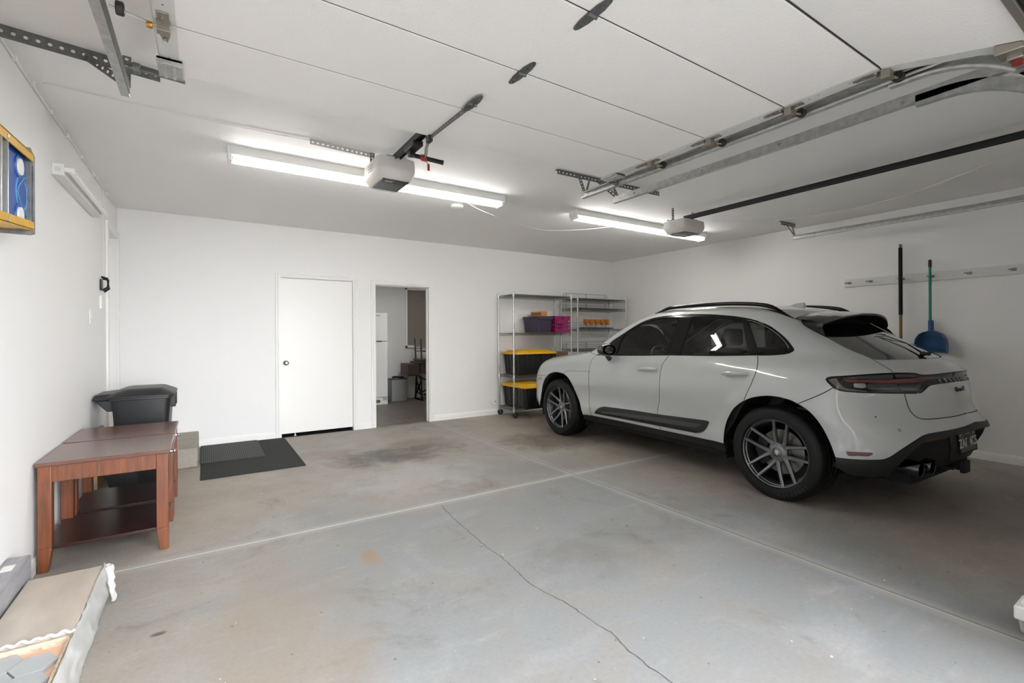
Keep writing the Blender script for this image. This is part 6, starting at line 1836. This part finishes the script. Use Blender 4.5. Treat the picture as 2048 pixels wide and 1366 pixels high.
# right wall: rail with hooks, long handle, dustpan ------------------------------------------------
o = thing('hook_rail', 'white board with metal tool clips along the right wall', 'rail', (XR, 0, 1.895))
g = G(); g.box((-.02, .35, -.047), (0, 2.646, .047)); g.obj('board', mat('rail_paint', '#dcdbd8', .45), o, bevel=.004)
hooks = [2.59, 2.37, 2.066, 1.81, 1.512, 1.195, .85]
for y in hooks:
    g = G(); g.box((-.026, y-.018, -.014), (-.019, y+.018, .014)); g.cyl((-.02, y, 0), (-.05, y, 0), .006, 10)
    for s in (-1, 1): g.tube([(-.045, y, 0), (-.05, y+s*.02, 0), (-.075, y+s*.026, 0), (-.092, y+s*.016, 0), (-.10, y+s*.022, 0)], .005, 8)
    g.obj('tool_clip', M['steel'], o)
tl = thing('long_tool_handle', 'long wooden handle with black foam grip clipped on the right wall', 'tool', (XR-.085, 2.066, 0))
g = G(); g.cyl((0, 0, .05), (0, 0, 2.275), .0145, 16); g.obj('shaft', wood('ash_handle', '#8a6a3e', '#6e512c', .5, (20, 20, 2)), tl)
g = G(); g.cyl((0, 0, 1.49), (0, 0, 2.235), .0185, 16); g.obj('foam_grip', M['blackmatt'], tl)
g = G(); g.box((-.02, -.15, 0), (.02, .15, .07)); g.obj('head', M['black'], tl, bevel=.01)
dp = thing('dustpan', 'blue long-handled dustpan with teal stick hanging on the right wall', 'dustpan', (XR-.085, 1.810, 0))
g = G(); g.cyl((0, 0, 1.40), (0, 0, 2.03), .0125, 16); st_ = g.obj('stick', mat('teal_metal', '#0f7f6d', .35), dp)
g = G(); g.cyl((0, 0, 1.99), (0, 0, 2.055), .0155, 16); g.ball((0, 0, 2.055), .0155); g.obj('hand_grip', M['black'], st_)
M['pan'] = mat('blue_dustpan_plastic', '#2c5b85', .42)
g = G(); out = [(-.137, 1.075), (-.137, 1.16), (-.125, 1.225), (-.095, 1.275), (-.05, 1.30), (-.018, 1.318), (-.016, 1.42), (.016, 1.42), (.018, 1.318), (.05, 1.30), (.095, 1.275), (.125, 1.225), (.137, 1.16), (.137, 1.075)]
g.prism(out, (.045, 0, 0), (0, 1, 0), (0, 0, 1), (1, 0, 0), .006)
n_ = len(out)
g2 = out[:6]+[(-.016, 1.33), (.016, 1.33)]+out[8:]
for a, b in zip(out[:6]+out[8:], (out[:6]+out[8:])[1:]):
    if abs(a[0]-b[0]) < .05 and abs(a[0]) < .03: continue
    g.hexa([(-.03, a[0]*.99, a[1]-.003), (.05, a[0], a[1]), (.05, b[0], b[1]), (-.03, b[0]*.99, b[1]-.003)], [(-.03, a[0]*.93, a[1]-.012), (.05, a[0]*.95, a[1]-.008), (.05, b[0]*.95, b[1]-.008), (-.03, b[0]*.93, b[1]-.012)])
g.cyl((0, 0, 1.30), (0, 0, 1.42), .018, 14)
pn = g.obj('pan', M['pan'], dp, smooth=40, bevel=.003)
g = G(); g.bar((.03, -.125, 1.118), (.03, .125, 1.118), .012, .012); g.prism(rrect(-.10, 1.13, .10, 1.255, .045), (.0448, 0, 0), (0, 1, 0), (0, 0, 1), (-1, 0, 0), .003); g.obj('pan_ridge', mat('deep_blue_plastic', '#21507f', .45), pn)
# white container at the right edge, by the doorway pier
wc = thing('plastic_container', 'white lidded plastic container on the floor by the right door jamb', 'container', (2.895, .515, 0))
M['cloudy'] = mat('cloudy_plastic', '#b9bab8', .45, noise=.3, nscale=22)
g = G(); g.hexa([(.012, -.19, 0), (.125, -.19, 0), (.125, .0, 0), (.012, .0, 0)], [(.0, -.20, .085), (.135, -.20, .085), (.135, .01, .085), (.0, .01, .085)]); g.obj('tub', M['cloudy'], wc, bevel=.014, seg=3)
g = G(); g.box((-.012, -.21, .064), (.14, .016, .122)); g.box((-.014, -.15, .045), (.03, -.06, .07)); lidw = g.obj('lid_band', M['white'], wc, bevel=.008, seg=3)
g = G(); g.hexa([(.0, -.20, .122), (.135, -.20, .122), (.135, .008, .122), (.0, .008, .122)], [(.045, -.15, .185), (.12, -.15, .185), (.12, -.03, .185), (.05, -.03, .185)]); g.obj('lid_dome', M['white'], wc, bevel=.016, seg=3)
g = G(); g.lathe([(0, 0), (.005, 0), (.005, .002), (0, .002)], (-.012, -.03, .09), (-1, 0, 0), 10); g.obj('latch_hole', M['blackmatt'], lidw)
# ------------------------------------------------------------------ loose twins become parts of their own
for nm in ('window_trim', 'spoiler_fin', 'exhaust_tip', 'parking_sensor', 'plate_sticker', 'end_stile', 'rivet', 'button', 'tube_end', 'lamp_holder', 'hanger', 'carton_print', 'printed_marks', 'lid_clip', 'track_bolt', 'side_vent', 'fog_reflector', 'wheel_bolt', 'door_stop', 'vent_slot'):
    for o in [x for x in bpy.data.objects if x.type == 'MESH' and x.name.split('.')[0] == nm]:
        split_loose(o)
